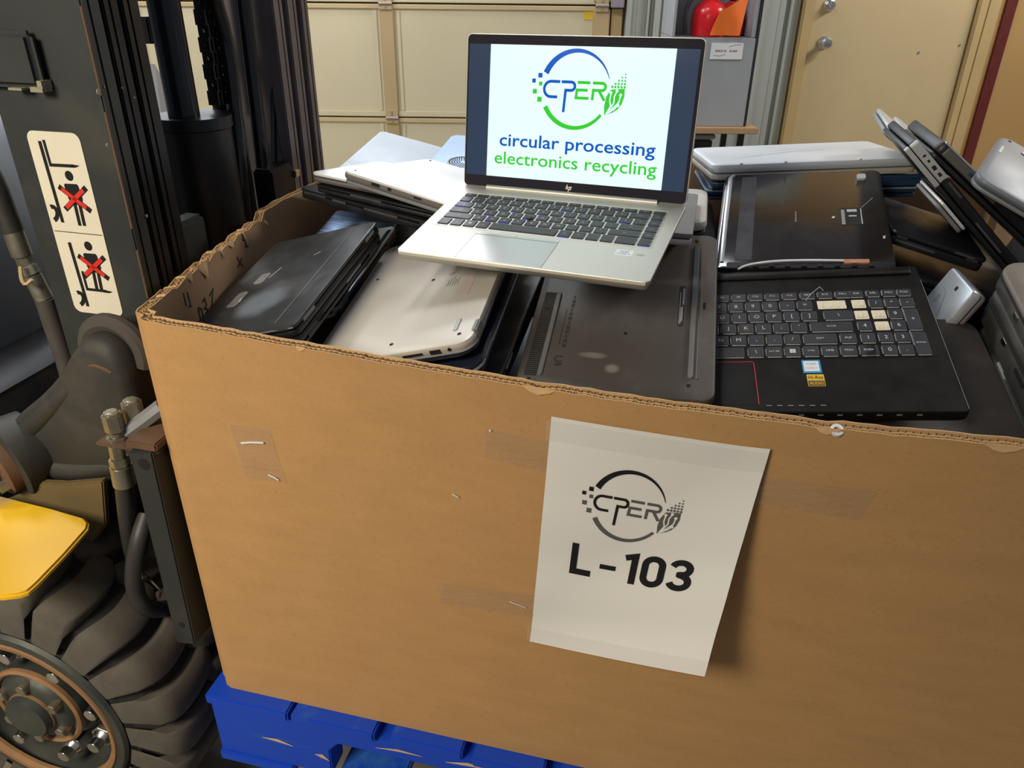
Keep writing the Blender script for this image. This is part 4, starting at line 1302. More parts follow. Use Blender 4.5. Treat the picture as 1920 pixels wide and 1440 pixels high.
r, u, l = laptop('bright silver laptop bottom up with ports, topmost at the back left beside the open screen', pose((.2262, .4910, .6485), (-.0913, .1070, -.3242)), .25, .22, 'base', .0125, .006, WHITEM, GREYM, .016, er=.004, hinge='+y')
finish('side_skirt', MB().slab(.2512, .2212, [(.002, -.0125), (0, -.010), (0, -.0045), (.002, -.0028)], .016, 6), mat('warm_grey_side', (.20, .175, .165), .45, .2), u, smooth=40)
for c, ln, h in ((-.055, .016, .005), (-.028, .007, .0045), (.025, .014, .003)):
    port(r, '-y', .2512, .2212, c, ln, -.0072, h)
screws(r, [(.095, -.098), (-.11, -.095), (-.11, .095)])
r, u, l = laptop('pale silver laptop with a dark base, under the bright one at the back left', pose((.1754, .5531, .6290), (-.1085, .0806, -.1506)), .33, .22, 'lid', .008, .005, WHITEM, FL_PURP, .014, hinge='+y')
r, u, l = laptop('black laptop resting on the left rim of the box, below the pale silver one', pose((.1316, .5137, .6072), (-.05, .05, -.3395)), .33, .138, 'lid', .010, .006, BLACKP, BLACKP, .014, hinge='-y')
for c, ln in ((-.125, .05), (-.07, .03), (.02, .07)):
    port(r, '-y', .33, .138, c, ln, -.006, .0035, EDGE_S, 'edge_strip')
r, u, l = laptop('purplish black laptop between the pale silver and the lowest black one at left rim', pose((.1764, .4999, .6180), (-.085, .066, -.240)), .33, .14, 'lid', .007, .004, BLACKP, BLACKP, .014, hinge='+y')
port(r, '-y', .33, .14, -.06, .06, -.004, .0025, EDGE_S, 'edge_strip')
r, u, l = laptop('silver laptop tilted up behind the others at the back left, nearest the forklift mast', pose_corner((-.07, .93, .640), (.12, .012, -.028), (-.03, .32, .024), .24, .30, -1, 1, 'y'), .24, .30, 'lid', .010, .006, mat('dull_silver_shell', (.36, .40, .45), .45, .25, var=.04), GREYM, .014)
r, u, l = laptop('blue-tinged silver laptop with a round fan grille, half hidden by the open screen', pose_corner((.117, .85, .655), (1, .05, -.03), (-.013, .25, .030), .30, .27, -1, 1), .30, .27, 'base', .012, .006, mat('blue_silver_shell', (.20, .29, .46), .40, .3, var=.05, scale=8), GREYM, .016, hinge='+y')
for cx_, cy_, rr in ((-.088, -.020, .030), (-.050, .040, .022)):
    b = MB().lathe((cx_, cy_, 0), (0, 0, 1), [(rr, -.0005), (rr, .0006), (rr * .92, .0008), (rr * .90, .0004)], 28, cap=False)
    g = finish('fan_grille', b, GREYM, r)
    b = MB()
    for k in range(5):
        for j in range(int(8 + 7 * k)):
            a = 2 * PI * j / int(8 + 7 * k); q = rr * (.25 + .15 * k)
            b.flat([ellipse2(cx_ + q * math.cos(a), cy_ + q * math.sin(a), rr * .055, rr * .055, 6)], lambda x, y: (x, y, .0005))
    finish('grille_holes', b, HOLE, g, smooth=0)
screws(r, [(-.10, .122), (-.02, .122)], .004)
r, u, l = laptop('cream-grey laptop peeping out behind the right edge of the open screen', pose((.5493, .6110, .6090), (.009, -.0136, .0097)), .16, .21, 'base', .016, .006, BEIGEP, BLACKP, .022, hinge='+y', er=.006)
r, u, l = laptop('slate grey slab-like laptop under the right end of the open laptop', pose((.5267, .4861, .6300), (-.0234, .002, -.0026)), .17, .25, 'lid', .009, .007, GREYM, SILV_COOL, .006, hinge='-x', er=.0015)

# ---- laptops standing and leaning at the right
SL = (.185, 0, -.172)
HP_ = Vector(on_y(1719, 260, .55)); SLn = Vector(SL).normalized(); HN = Vector((.68, 0, .733))
MH = pose_corner(HP_, SL, (.0, 1, .0), .25, .18, -1, -1)
r, u, l = laptop('laptop leaning on edge with a light grey port side, in front of the others', MH, .25, .18, 'base', .013, .007, BLACKP, BLACKP, .012, hinge='+x')
finish('port_side', MB().slab(.074, .01, [(.001, -.0127), (0, -.0115), (0, -.001), (.001, .0002)], .005, 5, cx=-.0855, cy=-.0852), GREYP, u, bevel=.0)
finish('port_side', MB().slab(.074, .01, [(.0005, -.0212), (0, -.0205), (0, -.0148), (.0005, -.0142)], .003, 4, cx=-.0855, cy=-.0852), GREYP, l)
for c, ln, h in ((-.098, .003, .004), (-.088, .004, .003), (-.075, .007, .005), (-.062, .006, .004)):
    port(r, '-y', .25, .1808, c, ln, -.0062, h)
port(r, '-y', .25, .18, -.03, .03, -.004, .003, EDGE_S, 'edge_strip'); port(r, '-y', .25, .18, .06, .06, -.010, .003, EDGE_S, 'edge_strip')
r, u, l = laptop('black laptop with a rounded grey corner, leaning behind the grey ported one', pose_corner(Vector(on_y(1766, 268, .56)) + Vector((.002, 0, .004)), (.136, 0, -.104), (.0, 1, .0), .29, .20, -1, -1), .29, .20, 'base', .017, .007, BLACKP, BLACKP, .012, hinge='+x')
finish('port_side', MB().slab(.11, .008, [(.001, -.015), (0, -.014), (0, -.003), (.001, -.002)], .004, 5, cx=-.078, cy=-.0972), mat('olive_grey_plastic', (.10, .095, .08), .45), u)
port(r, '-y', .29, .2024, -.078, .012, -.008, .005, BLUEG); port(r, '-y', .29, .2024, -.052, .006, -.0085, .004)
finish('upper_edge', MB().box((-.14, -.1008, -.0018), (-.03, -.09, .0004)), SILV_COOL, u, smooth=0)
r, u, l = laptop('thin silver laptop leaning at the very back right, tip above the pale silver one', pose_corner(on_y(1670, 236, .72), (.039, 0, -.027), (.1, 1, .0), .085, .16, -1, -1), .085, .16, 'lid', .008, .007, SILV_COOL, GREYM, .012, hinge='+x')
r, u, l = laptop('grey laptop leaning just right of the thin silver tip, partly hidden', pose_corner(on_y(1700, 246, .80), (.055, 0, -.036), (.1, 1, .0), .11, .14, -1, -1), .11, .14, 'lid', .008, .007, GREYP, GREYM, .012, hinge='+x')
xa = Vector((.85, -.36, -.38))
r, u, l = laptop('silver laptop bottom with a white sticker, leaning at the far right edge', pose_corner(Vector(on_y(1877, 259, .70)) + Vector((0, 0, .006)), (.85, -.36, -.42), (.388, .909, .135), .16, .20, -1, 1, 'y'), .16, .20, 'base', .010, .006, mat('blue_grey_shell', (.15, .17, .20), .45, .2, var=.05, scale=8), GREYM, .02, hinge='+y', er=.005)
feet(r, [(.012, .068, .11, .008)], GREYM)
plate(r, 'vent_slot', -.071, .025, -.067, .055, GREYM, .0003)
plate(r, 'sticker', -.023, -.020, .020, .035, LABELW, .0004, .002, label='worn white sticker')
flatpart(r, 'sticker_ring', [stroke(arc(.0, .008, .014, .014, 0, 350, 20), .003)], GREYP, .0006)
screws(r, [(-.065, .088), (-.028, .078)])
r, u, l = laptop('black laptop lying low behind the gaming laptop, running under the leaning ones', pose_corner(on_y(1671, 428, .55), (.149, 0, -.039), (.0, 1, .07), .148, .17, -1, -1), .148, .17, 'lid', .013, .008, BLACKP, BLACKP, .012, hinge='-y')
port(r, '-y', .148, .17, .04, .03, -.004, .003, EDGE_S, 'edge_strip'); port(r, '-y', .148, .17, -.03, .06, -.014, .003, EDGE_S, 'edge_strip')
r, u, l = laptop('pale thin laptop edge showing between the stacked blue and leaning laptops', pose_corner(HP_ + SLn * .098 - HN * .0238 + Vector((0, .004, 0)), SL, (.0, 1, .0), .06, .14, -1, -1), .06, .14, 'lid', .006, .005, WHITEM, GREYM, .008, hinge='+y')
r, u, l = laptop('small silver laptop standing steeply, lit pale blue, with ports and a round logo', pose_corner(on_y(1826, 546, .38), (.42, .02, .9), (.03, 1, .02), .105, .11, 1, -1), .105, .11, 'base', .014, .006, SILV_COOL, FL_PURP, .008, hinge='+y')
flatpart(r, 'maker_mark', [stroke(arc(.0105, .022, .006, .004, 0, 360, 14), .001)], GREYM, .0005)
flatpart(r, 'panel_seam', [stroke([(-.045, -.018), (.0, -.015), (.024, .01), (.027, .03)], .0008)], GREYM, .0005)
for i in range(3):
    plate(r, 'vent_slot', -.025 - i * .007, -.045, -.021 - i * .007, -.022, HOLE, .0005)
plate(r, 'catch', .035, -.012, .041, -.004, HOLE, .0006)
r, u, l = laptop('brown-black laptop lid under the right end of the gaming laptop', pose((.8825, .2214, .4880), (.289, -.0252, .1066)), .25, .33, 'lid', .013, .007, mat('dark_brown_lid', (.030, .022, .016), .55, var=.2, dust=.06), BLACKP, .025, hinge='-x', er=.004)
KB = mat('grey_black_plastic', (.05, .049, .046), .42, var=.2, dust=.15)
KT = mat('taupe_lid', (.20, .17, .14), .4, .1, var=.15)
for lab, pc_, t1_, t2_, m1, m2 in (('thick old laptop with a taupe lid, topmost of the tilted stack at the right edge', (1872, 488), .010, .018, KT, KB),
                                  ('thick dark laptop, middle of the tilted stack at the right edge', (1855, 529), .016, .030, KB, KB),
                                  ('thick grey-black laptop, lowest of the tilted stack at the right edge', (1829, 602), .016, .028, KB, FL_BODY)):
    r, u, l = laptop(lab, pose_corner(on_y(pc_[0], pc_[1], .42), (1, .12, -.02), (-.13, .93, .34), .175, .30, -1, 1, 'y'), .175, .30, 'lid', t2_, t1_, m1, m2, .028, hinge='+y', er=.006)
    finish('trim_strip', MB().slab(.1756, .3006, [(0, -t1_ - .0015), (0, -t1_ + .0005)], .028, 6), RUBBER, u, smooth=40)
    port(r, '-x', .175, .30, .06, .012, -t1_ - .008, .006, CHROME, 'latch'); port(r, '-x', .175, .30, .0, .03, -t1_ - .010, .006)
r, u, l = laptop('light grey laptop edge sticking out below the tilted stack at the right edge', pose_corner(on_y(1866, 674, .352), (1, .12, -.02), (-.13, .93, .36), .15, .28, -1, 1, 'y'), .15, .28, 'lid', .006, .006, GREYP, GREYP, .008, hinge='+y')

# ---- filler laptops added deep in the box, black to keep the gaps dark
deep = [((.17, .26, .445), (.06, -.10, .03)), ((.17, .70, .50), (0, 0, -.05)), ((.47, .30, .415), (.14, 0, .05)), ((.50, .76, .53), (0, 0, .04)),
        ((.80, .72, .52), (.0, 0, -.03)), ((.98, .30, .38), (.18, 0, 0)), ((1.02, .70, .53), (.0, .22, .0)), ((1.0, .47, .455), (.10, .12, .0)), ((1.152, .66, .485), (0, -1.25, 0))]
for lc, ro in deep:
    wd_, dd_ = (.30, .36) if lc[0] < .9 else ((.28, .36) if lc[0] < 1.1 else (.19, .36))
    laptop('added black filler laptop keeping the gaps of the heap dark', pose(lc, ro), wd_, dd_, 'lid', .015, .009, BLACKP, BLACKP, .012, group='added black filler laptops deep in the box')
# ------------------------------------------------------------------ forklift
FBASE = Vector((-.30, .45, FLOOR_B))
fork = thing('forklift', 'worn dark forklift with a tall mast and a yellow step, left of the cardboard box', 'forklift', MB_ @ Matrix.Translation(FBASE))


def f_(p):
    return Vector(p) - FBASE


def fbox(b, a, c, mi=0):
    return b.box(f_(a), f_(c), mi)


ZT = 1.75
# near and far mast rails, each three nested sections
for nm, y0, y1, xf, m, near in (('outer', .190, .222, -.125, FL_BODY, 1), ('middle', .233, .261, -.130, FL_BLACK, 1), ('inner', .273, .306, -.134, FL_BLACK, 1),
                                ('inner', .650, .683, -.134, FL_PURP, 0), ('middle', .692, .726, -.130, FL_PURP, 0), ('outer', .733, .760, -.125, FL_PURP, 0)):
    b = MB()
    zb = -.24 if nm == 'outer' else -.15
    web = (y0, y0 + .012) if near else (y1 - .012, y1)
    fbox(b, (-.29 if nm == 'outer' else -.275, web[0], zb), (xf, web[1], ZT))
    fl0, fl1 = (web[1] + .0001, y1) if near else (y0, web[0] - .0001)
    fbox(b, (xf - .022, fl0, zb), (xf, fl1, ZT))
    fbox(b, (-.29 if nm == 'outer' else -.275, fl0, zb), (-.268 if nm == 'outer' else -.255, fl1, ZT))
    finish('mast_rail', b, m, fork, bevel=.002)
for z0, z1 in ((.30, .52), (.53, .60), (.63, .78), (.80, .90), (-.1, .27)):
    b = fbox(MB(), (-.1262, .1884, z0), (-.1238, .1910, z1))
    finish('rust_edge', b, FL_RUST, fork, smooth=0, label='rust streak down the mast edge')
for z in (1.25, 1.70):
    finish('mast_crossbar', fbox(MB(), (-.285, .223, z), (-.20, .732, z + .09)), FL_BLACK, fork, bevel=.003)
finish('mast_plate', fbox(MB(), (-.36, .172, .806), (-.196, .1895, .872)), FL_BODY, fork, bevel=.007, bseg=3)
for x0, z0, x1, z1 in ((-.245, .8045, -.225, .8065), (-.212, .8035, -.194, .8085), (-.2, .808, -.193, .816)):
    b = fbox(MB(), (x0, .1715, z0 - .001), (x1, .1880, z1))
    finish('chipped_paint', b, PRIMER, fork, smooth=0)
for u, v, r in ((185, 172, .0042), (196, 163, .0015), (229, 165, .0015), (252, 183, .002), (202, 272, .003), (275, 405, .003)):
    p = f_(on_x(u, v, -.1235)); b = MB().lathe(p, (1, 0, 0), [(r * .8, -.001), (r * .8, .0003), (.0002, .0005)], 8)
    finish('paint_fleck', b, PRIMER, fork, smooth=0)


def fx(u, v, X): return f_(on_x(u, v, X))
def fy(u, v, Y): return f_(on_y(u, v, Y))


# lift cylinder, rod and chain between the rails
c0 = on_x(360, 215, -.20)
ym = c0.y; zc = c0.z
cylr = (on_x(402, 215, -.20) - on_x(318, 215, -.20)).length / 2 * .98
b = MB().lathe(f_((-.20, ym, -.2)), (0, 0, 1), [(cylr, 0), (cylr, zc + .2 - .02), (cylr * 1.06, zc + .2 - .018), (cylr * 1.06, zc + .2), (cylr * .3, zc + .2)], 28)
finish('lift_cylinder', b, FL_BLACK, fork)
finish('cylinder_rod', MB().cyl(f_((-.20, ym - cylr * .35, zc)), f_((-.20, ym - cylr * .35, ZT)), cylr * .42, n=20), mat('blued_steel', (.03, .034, .042), .25, 0.7), fork)
b = MB(); px = on_x(390, 100, -.185)
for i in range(46):
    z = zc + .01 + i * .02
    for k in range(3):
        yy = px.y - .012 + k * .010 + (.004 if i % 2 else 0)
        fbox(b, (-.191, yy, z), (-.172, yy + .004, z + .0225))
    b.cyl(f_((-.181, px.y - .016, z + .011)), f_((-.181, px.y + .02, z + .011)), .005, n=6)
finish('lift_chain', b, FL_BLACK, fork, smooth=0)
b = MB(); a = on_x(405, 60, -.23); c = on_x(418, 205, -.23)
fbox(b, (-.24, a.y - .002, c.z), (-.22, a.y + .012, ZT))
finish('rusty_bar', b, FL_RUST, fork, bevel=.002)
b = MB(); a = on_x(283, 31, -.24); c = on_x(318, 79, -.24)
fbox(b, (-.28, a.y - .01, c.z), (-.24, c.y + .02, a.z)); finish('stop_block', b, FL_BLACK, fork, bevel=.003)
a = on_x(422, 100, -.27); c = on_x(548, 100, -.27)
finish('hose_guard', fbox(MB(), (-.285, a.y, -.1), (-.27, min(c.y, .7), ZT)), FL_BLACK, fork, bevel=.003)
for pts, r in (([(388, -60), (402, 0), (420, 60), (434, 145), (446, 260), (453, 350), (462, 440), (466, 520)], .013), ([(428, 120), (446, 215), (462, 320), (478, 430), (484, 520)], .009),
               ([(450, -60), (456, 0), (470, 120), (482, 215), (492, 300), (503, 410), (508, 500)], .013), ([(498, -60), (507, 0), (517, 110), (521, 215), (523, 380), (523, 480)], .013)):
    finish('hydraulic_hose', MB().tube([fx(u, v, -.165) for u, v in pts], r, n=12, smooth=1), mat('shiny_hose', (.010, .010, .012), .14, var=.1, rvar=.04), fork)
for u0, u1, X in ((405, 432, -.20), (535, 550, -.20)):
    a = on_x(u0, 200, X); c = on_x(u1, 200, X)
    finish('tube_pipe', MB().cyl(f_((X, (a.y + c.y) / 2, -.1)), f_((X, (a.y + c.y) / 2, ZT)), (c.y - a.y) * .42, n=12), FL_BLACK, fork)
a = on_x(500, 320, -.14); c = on_x(556, 380, -.14)
finish('roller_bracket', fbox(MB(), (-.17, a.y, c.z - .06), (-.132, min(c.y + .012, .649), a.z)), FL_BLACK, fork, bevel=.004)
p = on_x(553, 325, -.13); finish('bracket_cap', fbox(MB(), (-.133, p.y - .004, p.z - .007), (-.126, p.y + .012, p.z + .006)), CHROME, fork, bevel=.001)
a = on_x(350, 412, -.15); c = on_x(392, 470, -.15)
b = MB(); fbox(b, (-.18, .307, c.z - .1), (-.145, c.y, a.z)); finish('roller_bracket', b, FL_BODY, fork, bevel=.006)
# pale body panel seen through the mast
q = [(290, 120), (312, 160), (338, 225), (352, 330), (378, 430), (330, 430), (318, 330)]
b = MB(); b.prism([(i,) for i in range(len(q))], lambda i: fx(*q[i], -.75), lambda i: fx(*q[i], -.75) + Vector((-.02, 0, 0)))
finish('cowl_panel', b, SILV_COOL, fork)

# warning decal on the mast
DT, DU, DV = Vector((78, 62)), Vector((390, 18)), Vector((305, 1275))
ddet = DU.x * DV.y - DU.y * DV.x


def dec(px, py):
    d = Vector((px, py)) - DT
    u = (d.x * DV.y - d.y * DV.x) / ddet; v = (DU.x * d.y - DU.y * d.x) / ddet
    return (-.2545 + .0815 * u, .752 - .256 * v)


dw = .00021
dl = MB(); dl.rings([[f_((x - .21375, Y, z + .624)) for x, z in rrect(.0815, .256, .011, 5)] for Y in (.1896, .1890)])
decal = finish('warning_decal', dl, DECAL, fork, smooth=0, label='cream warning decal with two crossed-out standing figures')
S = []
def ds(pts, w): S.append(stroke([dec(*p) for p in pts], w * dw))
def dpoly(pts): S.append(([dec(*p) for p in pts], [tuple(range(len(pts)))]))
ds([(181, 130), (320, 672)], 25); ds([(211, 122), (252, 283), (430, 288)], 20); dpoly([(400, 276), (470, 284), (440, 298), (400, 298)])
for wx, wy in ((0, 0), (172, 622)):
    ds([(243 + wx + 38 * math.cos(math.radians(a)), 612 + wy - 48 * math.sin(math.radians(a))) for a in range(108, -76, -12)], 29)
ds([(361, 812), (487, 1290)], 25); ds([(453, 1020), (487, 1155), (640, 1163)], 20); dpoly([(620, 1152), (690, 1164), (665, 1176), (620, 1174)])
for dx, dy in ((0, 0), (121, 481)):
    c = dec(387 + dx, 352 + dy); S.append(ellipse2(c[0], c[1], 30 * dw, 32 * dw, 18))
    dpoly([(345 + dx, 415 + dy), (352 + dx, 404 + dy), (440 + dx, 406 + dy), (452 + dx, 418 + dy), (482 + dx, 505 + dy), (478 + dx, 545 + dy), (395 + dx, 545 + dy), (372 + dx, 500 + dy)])
    L2 = 690 if dy == 0 else 672
    ds([(418 + dx, 530 + dy), (452 + dx - (8 if dy else 0), L2 + dy)], 25); ds([(455 + dx, 530 + dy), (487 + dx - (6 if dy else 0), L2 + dy)], 25)
    ds([(303 + dx, 424 + dy), (542 + dx, 588 + dy)], 36); ds([(510 + dx, 428 + dy), (345 + dx, 580 + dy)], 36)
ds([(250, 733), (618, 752)], 5)
finish('pictogram', MB().flat(S, lambda x, z: f_((x, .1887, z))), INK, decal, smooth=0)
for dx, dy in ((0, 0), (121, 481)):
    S = []
    ds([(325 + dx, 439 + dy), (508 + dx, 565 + dy)], 28); ds([(488 + dx, 444 + dy), (356 + dx, 566 + dy)], 28)
    finish('red_cross', MB().flat(S, lambda x, z: f_((x, .1884, z))), DECALR, decal, smooth=0)

# cast tilt arm beside the mast
out = [(-.186, .487), (-.168, .503), (-.140, .504), (-.118, .485), (-.110, .44), (-.114, .37), (-.112, .31), (-.130, .275), (-.175, .258), (-.235, .243), (-.30, .232), (-.345, .238), (-.374, .268), (-.372, .315), (-.335, .352), (-.275, .395), (-.225, .440)]
cx_, cz_ = -.225, .345


def smoothpoly(P, k=2):
    for _ in range(k):
        Q = []
        for i in range(len(P)):
            a = Vector(P[i]); c = Vector(P[(i + 1) % len(P)]); Q += [tuple(a.lerp(c, .25)), tuple(a.lerp(c, .75))]
        P = Q
    return P


OP = smoothpoly(out)
b = MB()
b.rings([[f_((cx_ + (x - cx_) * s, Y, cz_ + (z - cz_) * s)) for x, z in OP] for Y, s in ((.1895, .98), (.125, 1.0), (.112, .985), (.102, .94), (.097, .86))])
arm = finish('tilt_arm', b, FL_ARM, fork, smooth=60)
finish('arm_rib', MB().tube([f_(p) for p in ((-.160, .118, .478), (-.205, .110, .425), (-.270, .108, .370), (-.325, .112, .325))], lambda t: .008 + .014 * t, n=14, smooth=2), FL_ARM, arm)
finish('arm_rib', MB().tube([f_(p) for p in ((-.335, .112, .272), (-.27, .109, .268), (-.19, .112, .285), (-.140, .118, .305))], lambda t: .022 - .005 * t, n=14, smooth=2), FL_ARM, arm)
finish('arm_collar', MB().tube([f_((-.150 + .045 * math.cos(math.radians(a)), .135, .468 + .045 * math.sin(math.radians(a)))) for a in range(-20, 175, 12)], .013, n=10), mat('collar_rubber', (.06, .05, .043), .8, var=.3), arm)
finish('rust_edge', MB().tube([f_(p) for p in ((-.168, .100, .462), (-.150, .096, .465), (-.132, .099, .456))], .003, n=6, smooth=1), FL_RUST, arm)
ha = Vector((-.42, -.90, -.12)).normalized(); hc = Vector((-.345, .098, .287))
finish('arm_flange', MB().lathe(f_(hc), ha, [(.060, -.03), (.064, 0), (.064, .012), (.058, .016)], 30), FL_ARM, arm)
finish('arm_hub', MB().lathe(f_(hc), ha, [(.050, .015), (.050, .03), (.044, .034), (.018, .034), (.018, .048), (.001, .050)], 30), FL_RUST, arm)
pa = ha.orthogonal().normalized(); pb = ha.cross(pa)
for k in range(5):
    a = k * PI * .4 + .6
    p = hc + ha * .032 + (pa * math.cos(a) + pb * math.sin(a)) * .036
    finish('hub_bolt', MB().cyl(f_(p), f_(p + ha * .014), .010, n=6), BRASS, arm, bevel=.001)
finish('tilt_cylinder', MB().cyl(fy(203, 880, .14), fy(222, 1080, .14), .020, n=16), FL_BLACK, fork)

# hydraulic couplings on their bracket
def coupling(u, v, Y, sc):
    p = on_y(u, v, Y)
    k = sc
    b = MB().cyl(f_(p + Vector((0, 0, -.012 * k))), f_(p + Vector((0, 0, .012 * k))), .0125 * k, n=6)
    b.cyl(f_(p + Vector((0, 0, .012 * k))), f_(p + Vector((0, 0, .0155 * k))), .0115 * k, .008 * k, n=6)
    b.cyl(f_(p + Vector((0, 0, -.019 * k))), f_(p + Vector((0, 0, -.012 * k))), .010 * k, n=12)
    b.cyl(f_(p + Vector((0, 0, -.030 * k))), f_(p + Vector((0, 0, -.019 * k))), .0135 * k, n=6)
    return finish('hydraulic_coupling', b, BRASS, fork, bevel=.0012)
coupling(213, 791, .02, 1.05); coupling(249, 768, .045, 1.05)
p = on_y(213, 824, .02)
finish('coupling_bracket', MB().box(f_((p.x - .016, .005, p.z - .003)), f_((p.x + .075, .095, p.z + .002))), FL_RUST, fork, bevel=.002)
finish('coupling_strut', MB().tube([fy(238, 812, .03), fy(275, 785, .04), fy(305, 762, .05)], .011, n=8), GREYM, fork)
b = MB()
b.cyl(fy(217, 832, .02), fy(222, 858, .02), .010, n=6).cyl(fy(222, 858, .02), fy(226, 872, .02), .013, n=6).cyl(fy(226, 872, .02), fy(234, 908, .02), .0135, .0145, n=14)
finish('hose_ferrule', b, BRASS, fork, bevel=.001)
finish('hydraulic_hose', MB().tube([fy(233, 905, .02), fy(237, 950, .022), fy(243, 1000, .03), fy(252, 1050, .06), fy(262, 1080, .10)], .012, n=12, smooth=1), HOSE, fork)
finish('hydraulic_hose', MB().tube([fy(276, 965, .035), fy(262, 1010, .01), fy(252, 1060, .0), fy(252, 1105, .0), (fy(266, 1136, .0)), fy(292, 1144, .02), fy(312, 1140, .06)], .0125, n=12, smooth=2), HOSE, fork)
finish('hose_clip', MB().tube([fy(266, 1075, .02), fy(285, 1090, .01), fy(302, 1108, .015), fy(300, 1120, .02)], .0022, n=6), CHROME, fork)
# carriage bar by the box corner
q = [(240, 846), (284, 849), (366, 1210), (331, 1206)]
q3 = [on_y(u, v, .0) for u, v in q]
b = MB(); b.rings([[f_(p) for p in q3], [f_(p + Vector((.003, .085, 0))) for p in q3]])
bar = finish('carriage_bar', b, FL_BODY, fork, bevel=.002)
for u, v, r in ((270, 871, .0085), (341, 1172, .005)):
    p = on_y(u, v, -.0004); finish('bolt_hole', MB().cyl(f_(p), f_(p + Vector((0, .003, 0))), r, n=14), HOLE, bar, smooth=0)
p = on_y(262, 842, .0)
finish('rust_edge', MB().box(f_((p.x - .020, .0, p.z - .002)), f_((p.x + .024, .08, p.z + .010))), FL_RUST, bar, bevel=.002)
# fork carriage and forks
for z0, z1 in ((.02, .09), (.30, .37)):
    finish('carriage_plate', fbox(MB(), (-.118, .10, z0), (-.097, .93, z1)), FL_BLACK, fork, bevel=.003)
for y in (.23, .70):
    b = MB(); pr_ = [(-.096, .42), (-.066, .42), (-.066, -.0185), (1.08, -.0185), (1.12, -.034), (1.02, -.048), (-.066, -.062), (-.096, -.05)]
    b.prism(pr_, lambda x, z: f_((x, y, z)), lambda x, z: f_((x, y + .10, z)))
    finish('fork', b, FL_BLACK, fork, bevel=.002)

# front wheel
WC = Vector((-.302, -.05, -.088)); WR = .262; WW = .21
wheel = bpy.data.objects.new('wheel', None); COL.objects.link(wheel); wheel.parent = fork; wheel.location = f_(WC)
prof = [(.150, .004), (.168, -.002), (.176, .006), (.225, .010), (.240, .026), (.246, .06), (.246, WW - .06), (.240, WW - .026), (.225, WW - .01), (.17, WW - .004), (.15, WW - .01)]
finish('tyre', MB().lathe((0, 0, 0), (0, 1, 0), prof, 72, cap=False), TYRE_D, wheel)


def lug(th0, side):
    b = MB(); n = 9; rows = []
    for i in range(n + 1):
        t = i / n
        y = -.004 + t * (WW * .56); ang = th0 - .20 * t + .22 * t * t
        hw = (.0275 - .003 * t) / WR * (1 if t < .92 else .55)
        top = WR - .014 * max(0, 1 - t * 6) ** 1.5 - (.002 if t > .95 else 0) - .004 * (t - .5) ** 2
        yy = y if side == 0 else WW - y
        row = []
        for dr, da in ((-.03, -hw * 1.08), (-.004, -hw), (0, -hw * .84), (0, 0), (0, hw * .84), (-.004, hw), (-.03, hw * 1.08)):
            r = top + dr; a = ang + da
            row.append((r * math.cos(a), yy, r * math.sin(a)))
        rows.append(row)
    # outer end runs down the sidewall
    r0 = rows[0]
    low = [(p[0] * .80, (-.006 if side == 0 else WW + .006), p[2] * .80) for p in r0]
    b.rings([low] + rows, True, 0, closed=True)
    return b


nl = 22
tb_ = MB()
for i in range(nl):
    for side in (0, 1):
        l = lug(i * 2 * PI / nl + side * PI / nl, side)
        tb_.add(l.v, l.f)
# the lugs of the tread: one moulded pattern of the tyre
finish('tyre_tread', tb_, TYRE, wheel, smooth=50)
rim = finish('rim', MB().lathe((0, 0, 0), (0, 1, 0), [(.168, -.004), (.164, -.010), (.152, -.010), (.148, -.004), (.147, .040), (.12, .046), (.085, .046), (.085, .03), (.001, .03)], 56, cap=False), FL_RIM, wheel, smooth=40)
finish('rust_ring', MB().lathe((0, 0, 0), (0, 1, 0), [(.1515, -.0095), (.1500, -.0125), (.1430, -.0118), (.1385, -.0060), (.1385, -.001), (.1475, -.001)], 56, cap=False), FL_ORANGE, rim)
finish('rust_ring', MB().lathe((0, 0, 0), (0, 1, 0), [(.0785, .010), (.0785, .004), (.074, .001), (.070, .004), (.070, .010)], 48, cap=False), FL_ORANGE, rim)
finish('hub', MB().lathe((0, 0, 0), (0, 1, 0), [(.078, .046), (.078, .008), (.064, .008), (.060, .002), (.052, -.004), (.04, -.004), (.036, -.02), (.0, -.022)], 36), FL_RIM, wheel, smooth=40)
finish('rust_ring', MB().lathe((0, 0, 0), (0, 1, 0), [(.0402, .0), (.0402, -.008), (.034, -.009), (.034, .0)], 36, cap=False), FL_ORANGE, rim)
for k in range(8):
    a = 2 * PI * k / 8 + .18
    x, z = .108 * math.cos(a), .108 * math.sin(a)
    finish('wheel_nut', MB().cyl((x, .046, z), (x, .020, z), .0205, n=6).lathe((x, .020, z), (0, -1, 0), [(.016, 0), (.012, .007), (.0105, .007), (.0105, .022), (.001, .023)], 12), CHROME, wheel, bevel=.0015)
for k in range(6):
    a = 2 * PI * k / 6 + .5
    x, z = .054 * math.cos(a), .054 * math.sin(a)
    finish('hub_bolt', MB().cyl((x, .006, z), (x, -.012, z), .0095, n=6), BRASS, wheel, bevel=.001)
finish('axle', MB().cyl((0, .04, 0), (0, .62, 0), .05, n=20), FL_BLACK, wheel)

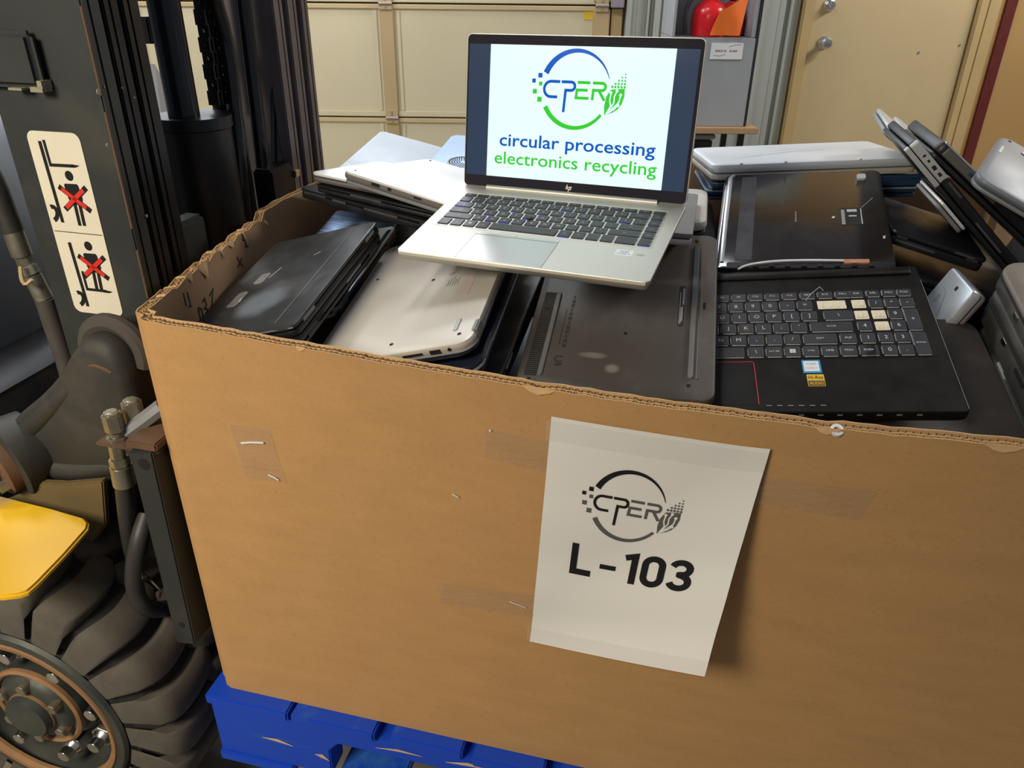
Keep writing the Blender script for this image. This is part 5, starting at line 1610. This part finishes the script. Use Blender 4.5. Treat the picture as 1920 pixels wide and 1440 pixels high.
# yellow step above the wheel
SZ = .245
poly = [on_z(u, v, SZ) for u, v in ((0, 928), (40, 938), (100, 953), (158, 970), (166, 979), (164, 990), (120, 1040), (70, 1092), (52, 1108), (36, 1114), (0, 1118))]
a = poly[0]; z_ = poly[-1]
poly = [Vector((a.x - .25, a.y - .03, SZ))] + poly + [Vector((z_.x - .22, z_.y + .02, SZ))]
b = MB(); b.rings([[f_(p - Vector((0, 0, .010))) for p in poly], [f_(p) for p in poly]])
finish('step_plate', b, FL_YEL, fork, bevel=.003)
b = MB()
q = [(-40, 960), (28, 932), (66, 905), (120, 908), (192, 902), (198, 985), (150, 1055), (120, 1030), (40, 990), (-40, 1000)]
b.rings([[fy(u, v, .075) for u, v in q], [fy(u, v, .075) + Vector((0, .012, 0)) for u, v in q]])
finish('step_bracket', b, mat('brown_yellow_grime', (.13, .09, .035), .6, var=.35, scale=10), fork, bevel=.002)

# bodywork behind the wheel
b = MB()
R_ = []
for z, ins in ((-.25, .02), (-.20, 0), (.40, 0), (.58, .03), (.68, .10), (.74, .22)):
    R_.append([f_((x - 1.20, y + .46, z)) for x, y in rrect(1.15 - 2 * ins, .66 - 1.2 * ins, .08, 5)])
b.rings(R_)
finish('body_cowl', b, FL_BLUEG, fork, smooth=50)
b = MB(); R_ = []
for x, ins in ((-.625, 0), (-.56, .01), (-.53, .05)):
    R_.append([f_((x, y + .40, z + .10)) for y, z in rrect(.46 - ins, .42 - ins, .05, 4)])
b.rings(R_); finish('front_cowl', b, FL_BLACK, fork, smooth=50)
for x in (-1.70,):
    for y in (.22, .70):
        b = MB().lathe(f_((x + .15, y - .06, FLOOR_B + .20)), (0, 1, 0), [(.05, 0), (.19, .0), (.20, .02), (.20, .10), (.19, .12), (.05, .12)], 32)
        finish('rear_wheel', b, TYRE_D, fork)
for x, y in ((-.60, .20), (-.60, .74)):
    finish('roof_post', MB().tube([f_((x, y, .3)), f_((x - .02, y, .9)), f_((x - .18, y, 1.7))], .025, n=10), FL_BLACK, fork)
finish('hydraulic_hose', MB().tube([fy(-40, 290, .3), fy(-8, 350, .3), fy(8, 395, .3), fy(24, 434, .3)], .017, n=12, smooth=1), HOSE, fork)
b = MB().cyl(fy(24, 432, .3), fy(42, 480, .3), .0155, n=14).cyl(fy(42, 480, .3), fy(50, 500, .3), .0125, n=6).cyl(fy(50, 500, .3), fy(60, 516, .3), .016, n=6).cyl(fy(60, 516, .3), fy(84, 562, .3), .0145, n=14)
finish('hose_ferrule', b, BRASS, fork, bevel=.001)
finish('hose_tag', MB().tube([fy(38, 500, .28), fy(40, 525, .27), fy(48, 535, .27), fy(60, 524, .275)], .003, n=6, smooth=1), GSTILE, fork)
finish('hydraulic_hose', MB().tube([fy(84, 560, .3), fy(100, 610, .3), fy(118, 660, .3), fy(130, 700, .3), fy(140, 760, .3)], lambda t: .0155 + .0012 * math.sin(t * 60), n=12, smooth=2), mat('ribbed_hose', (.06, .05, .045), .7, var=.2), fork)
